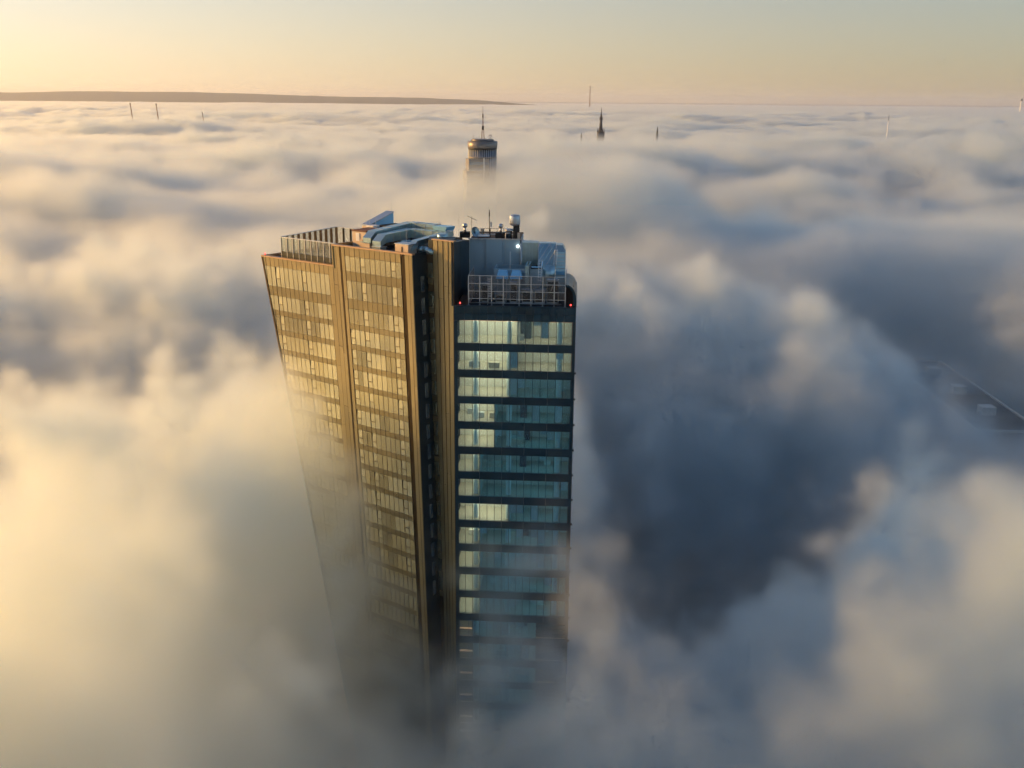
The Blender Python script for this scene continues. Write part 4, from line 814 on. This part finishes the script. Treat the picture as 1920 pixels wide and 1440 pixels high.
MIDP = [(-10, 556, 99), (10, 566, 107), (38, 570, 106), (70, 575, 97), (-34, 560, 90), (-60, 575, 84), (8, 600, 103), (-30, 600, 92), (0, 530, 94), (40, 530, 96), (-30, 530, 86), (158, 350, 25), (162, 382, 27), (175, 335, 24), (163, 322, 24), (164, 412, 30), (-14, 235, 72), (-14, 268, 74), (-12, 204, 68)]  # last three points: unseen fog rise behind the tower, added to block sun
POST = [(-28, 128, 7, 12, 0, 8), (-12, 112, 5, 13, 4, -26), (-62, 118, 9, 7, 0, -9), (-48, 104, 7, 9, 20, 6), (40, 110, 8, 6, 0, -9), (66, 128, 9, 6, 10, 6)]
def lead(t, x, y, pts, sig, rough):
    num = np.zeros_like(t); den = np.zeros_like(t)
    for cx, cy, h in pts:
        k = np.exp(-.5 * ((x - cx)**2 + (y - cy)**2) / sig**2); num += k * h; den += k
    w = np.clip(den * 1.3, 0, 1); return t * (1 - w) + w * (num / np.maximum(den, 1e-9) + rough)
def top(x, y):
    rr = np.hypot(x, y); far = sstep(3500, 9000, rr); mid = sstep(350, 900, rr); warp = 22 * n_dns(x * 1.7, y * 1.7)
    st = 1 - .5 * sstep(250, 600, rr)                     # the swells lie across the view further out
    b = n_big(x * .36 + warp, y * 1.25 + warp) * mid + n_big(x * .8 + warp, y * 1.1 + warp) * (1 - mid)
    d = np.abs(n_det(x * .38, y * 1.1)) * mid + np.abs(n_det(x, y)) * (1 - mid)
    t = 72 + (8 + 4 * mid) * (1 - far * .7) * b + (.55 + 1.05 * mid) * (1 - .8 * far) * (2.5 * n_det(y * .9 + 300, x * (.7 - .35 * mid)) - 4.5 * d)
    for c in LUMPS: t = t + c[5] * gs(x, y, *c[:5])
    t = lead(t, x, y, MIDP, 22., 2 * n_det(y, x))
    t = lead(t, x, y, NEAR, 13., 4.5 * n_det(y * 1.5 + 300, x * 1.5) - 5.5 * np.abs(n_det(x * 1.6, y * 1.6)) + 3)
    for c in POST: t = t + c[5] * gs(x, y, *c[:5])
    return t
def box_w(x, y, b, m): return sstep(0, m, x - b[0]) * sstep(0, m, b[1] - x) * sstep(0, m, y - b[2]) * sstep(0, m, b[3] - y)
def axes(b, z0, z1, v, vz): return np.linspace(b[0], b[1], int((b[1] - b[0]) / v) + 1), np.linspace(b[2], b[3], int((b[3] - b[2]) / v) + 1), np.linspace(z0, z1, int((z1 - z0) / vz) + 1)
AX = (-260, 260, 40, 430); BX = (-1500, 1300, -300, 1700)
def fractal(X, Y, Z, vox, lmin, seed): return fft3((len(Z), len(Y), len(X)), (vox, vox, vox), 1.95, lmin, 60, seed)
def cloud(x, y, Z, n3, n4, dn=.055, am=5.2):
    f_ = top(x, y)[None] + am * n3 + 1.2 * n4 - Z[:, None, None]
    den = sstep(0, 13, f_) * dn * np.exp(.35 * n3 + .45 * n4)
    wisp = np.clip(1 - np.abs(n4 + .5 * n3) * 1.5, 0, 1)             # torn threads above the crests
    den += .012 * wisp * sstep(-15, 0, f_) * (1 - sstep(0, 10, f_))
    # thin mist down in the hollows
    return den + (.0005 * (1 - sstep(55, 85, Z)) + .0048 * (1 - sstep(10, 44, Z)))[:, None, None] * (1 + .5 * np.clip(n3, -1, 2))
NX = (-112, 128, 76, 228)
X, Y, Z = axes(NX, 0, 111, 1.5, 1.5); x, y = np.meshgrid(X, Y)
den = cloud(x, y, Z, fractal(X, Y, Z, 1.5, 4, 5), fft3((len(Z), len(Y), len(X)), (1.5, 1.5, 1.5), 1.5, 3.2, 22, 8), .07, 6.5) * box_w(x, y, NX, 12)[None]
grid_fog('fog_bank', 'nearest fog folds lapping round the foot of the tower', *NX, Z[0], Z[-1], den)
X, Y, Z = axes(AX, -4, 110, 3.2, 3.2); x, y = np.meshgrid(X, Y)
den = cloud(x, y, Z, fractal(X, Y, Z, 3.2, 8, 15), fft3((len(Z), len(Y), len(X)), (3.2, 3.2, 3.2), 1.5, 7, 40, 18)) * (box_w(x, y, AX, 20) * (1 - box_w(x, y, NX, 12)))[None]
grid_fog('fog_bank', 'near billows of the fog sea beside and behind the tower', *AX, Z[0], Z[-1], den)
X, Y, Z = axes(BX, -4, 118, 8, 4.5); x, y = np.meshgrid(X, Y)
n3 = fft3((len(Z), len(Y), len(X)), (4.5, 8, 8), 2.0, 18, 120, 6)
den = sstep(0, 12, top(x, y)[None] + 4 * n3 - Z[:, None, None]) * .045 * (box_w(x, y, BX, 60) * (1 - box_w(x, y, AX, 20)))[None]
grid_fog('fog_bank', 'rolling fog sea between the tower and the cathedral spire', *BX, Z[0], Z[-1], den)
# far fog: a closed rolling sheet, evenly dense
ys = np.concatenate([np.linspace(1640, 4000, 110), np.geomspace(4050, 26000, 90)]); us = np.linspace(-1.2, 1.2, 280)
yy, uu = np.meshgrid(ys, us, indexing='ij'); xx = uu * yy; zz = top(xx, yy) - 8 + 5 * sstep(2500, 5000, yy); n, m = zz.shape
v = np.concatenate([np.stack([xx, yy, zz], -1).reshape(-1, 3), np.stack([xx, yy, zz * 0 - 4], -1).reshape(-1, 3)])
ix = np.arange(n * m).reshape(n, m); q = np.stack([ix[:-1, :-1], ix[:-1, 1:], ix[1:, 1:], ix[1:, :-1]], -1).reshape(-1, 4)
rim = np.concatenate([ix[0, :], ix[1:, -1], ix[-1, -2::-1], ix[-2:0:-1, 0]]); r2 = np.roll(rim, -1)
fs = np.concatenate([q, q[:, ::-1] + n * m, np.stack([rim, rim + n * m, r2 + n * m, r2], -1)])
me = bpy.data.meshes.new('fog_bank'); me.from_pydata(v.tolist(), [], fs.tolist()); o = bpy.data.objects.new('fog_bank', me); COL.objects.link(o)
me.materials.append(fog_mat('far_fog', .03)); me.polygons.foreach_set('use_smooth', [True] * len(fs)); o['kind'] = 'stuff'; o['label'] = 'flat far fog reaching to the hills on the horizon'
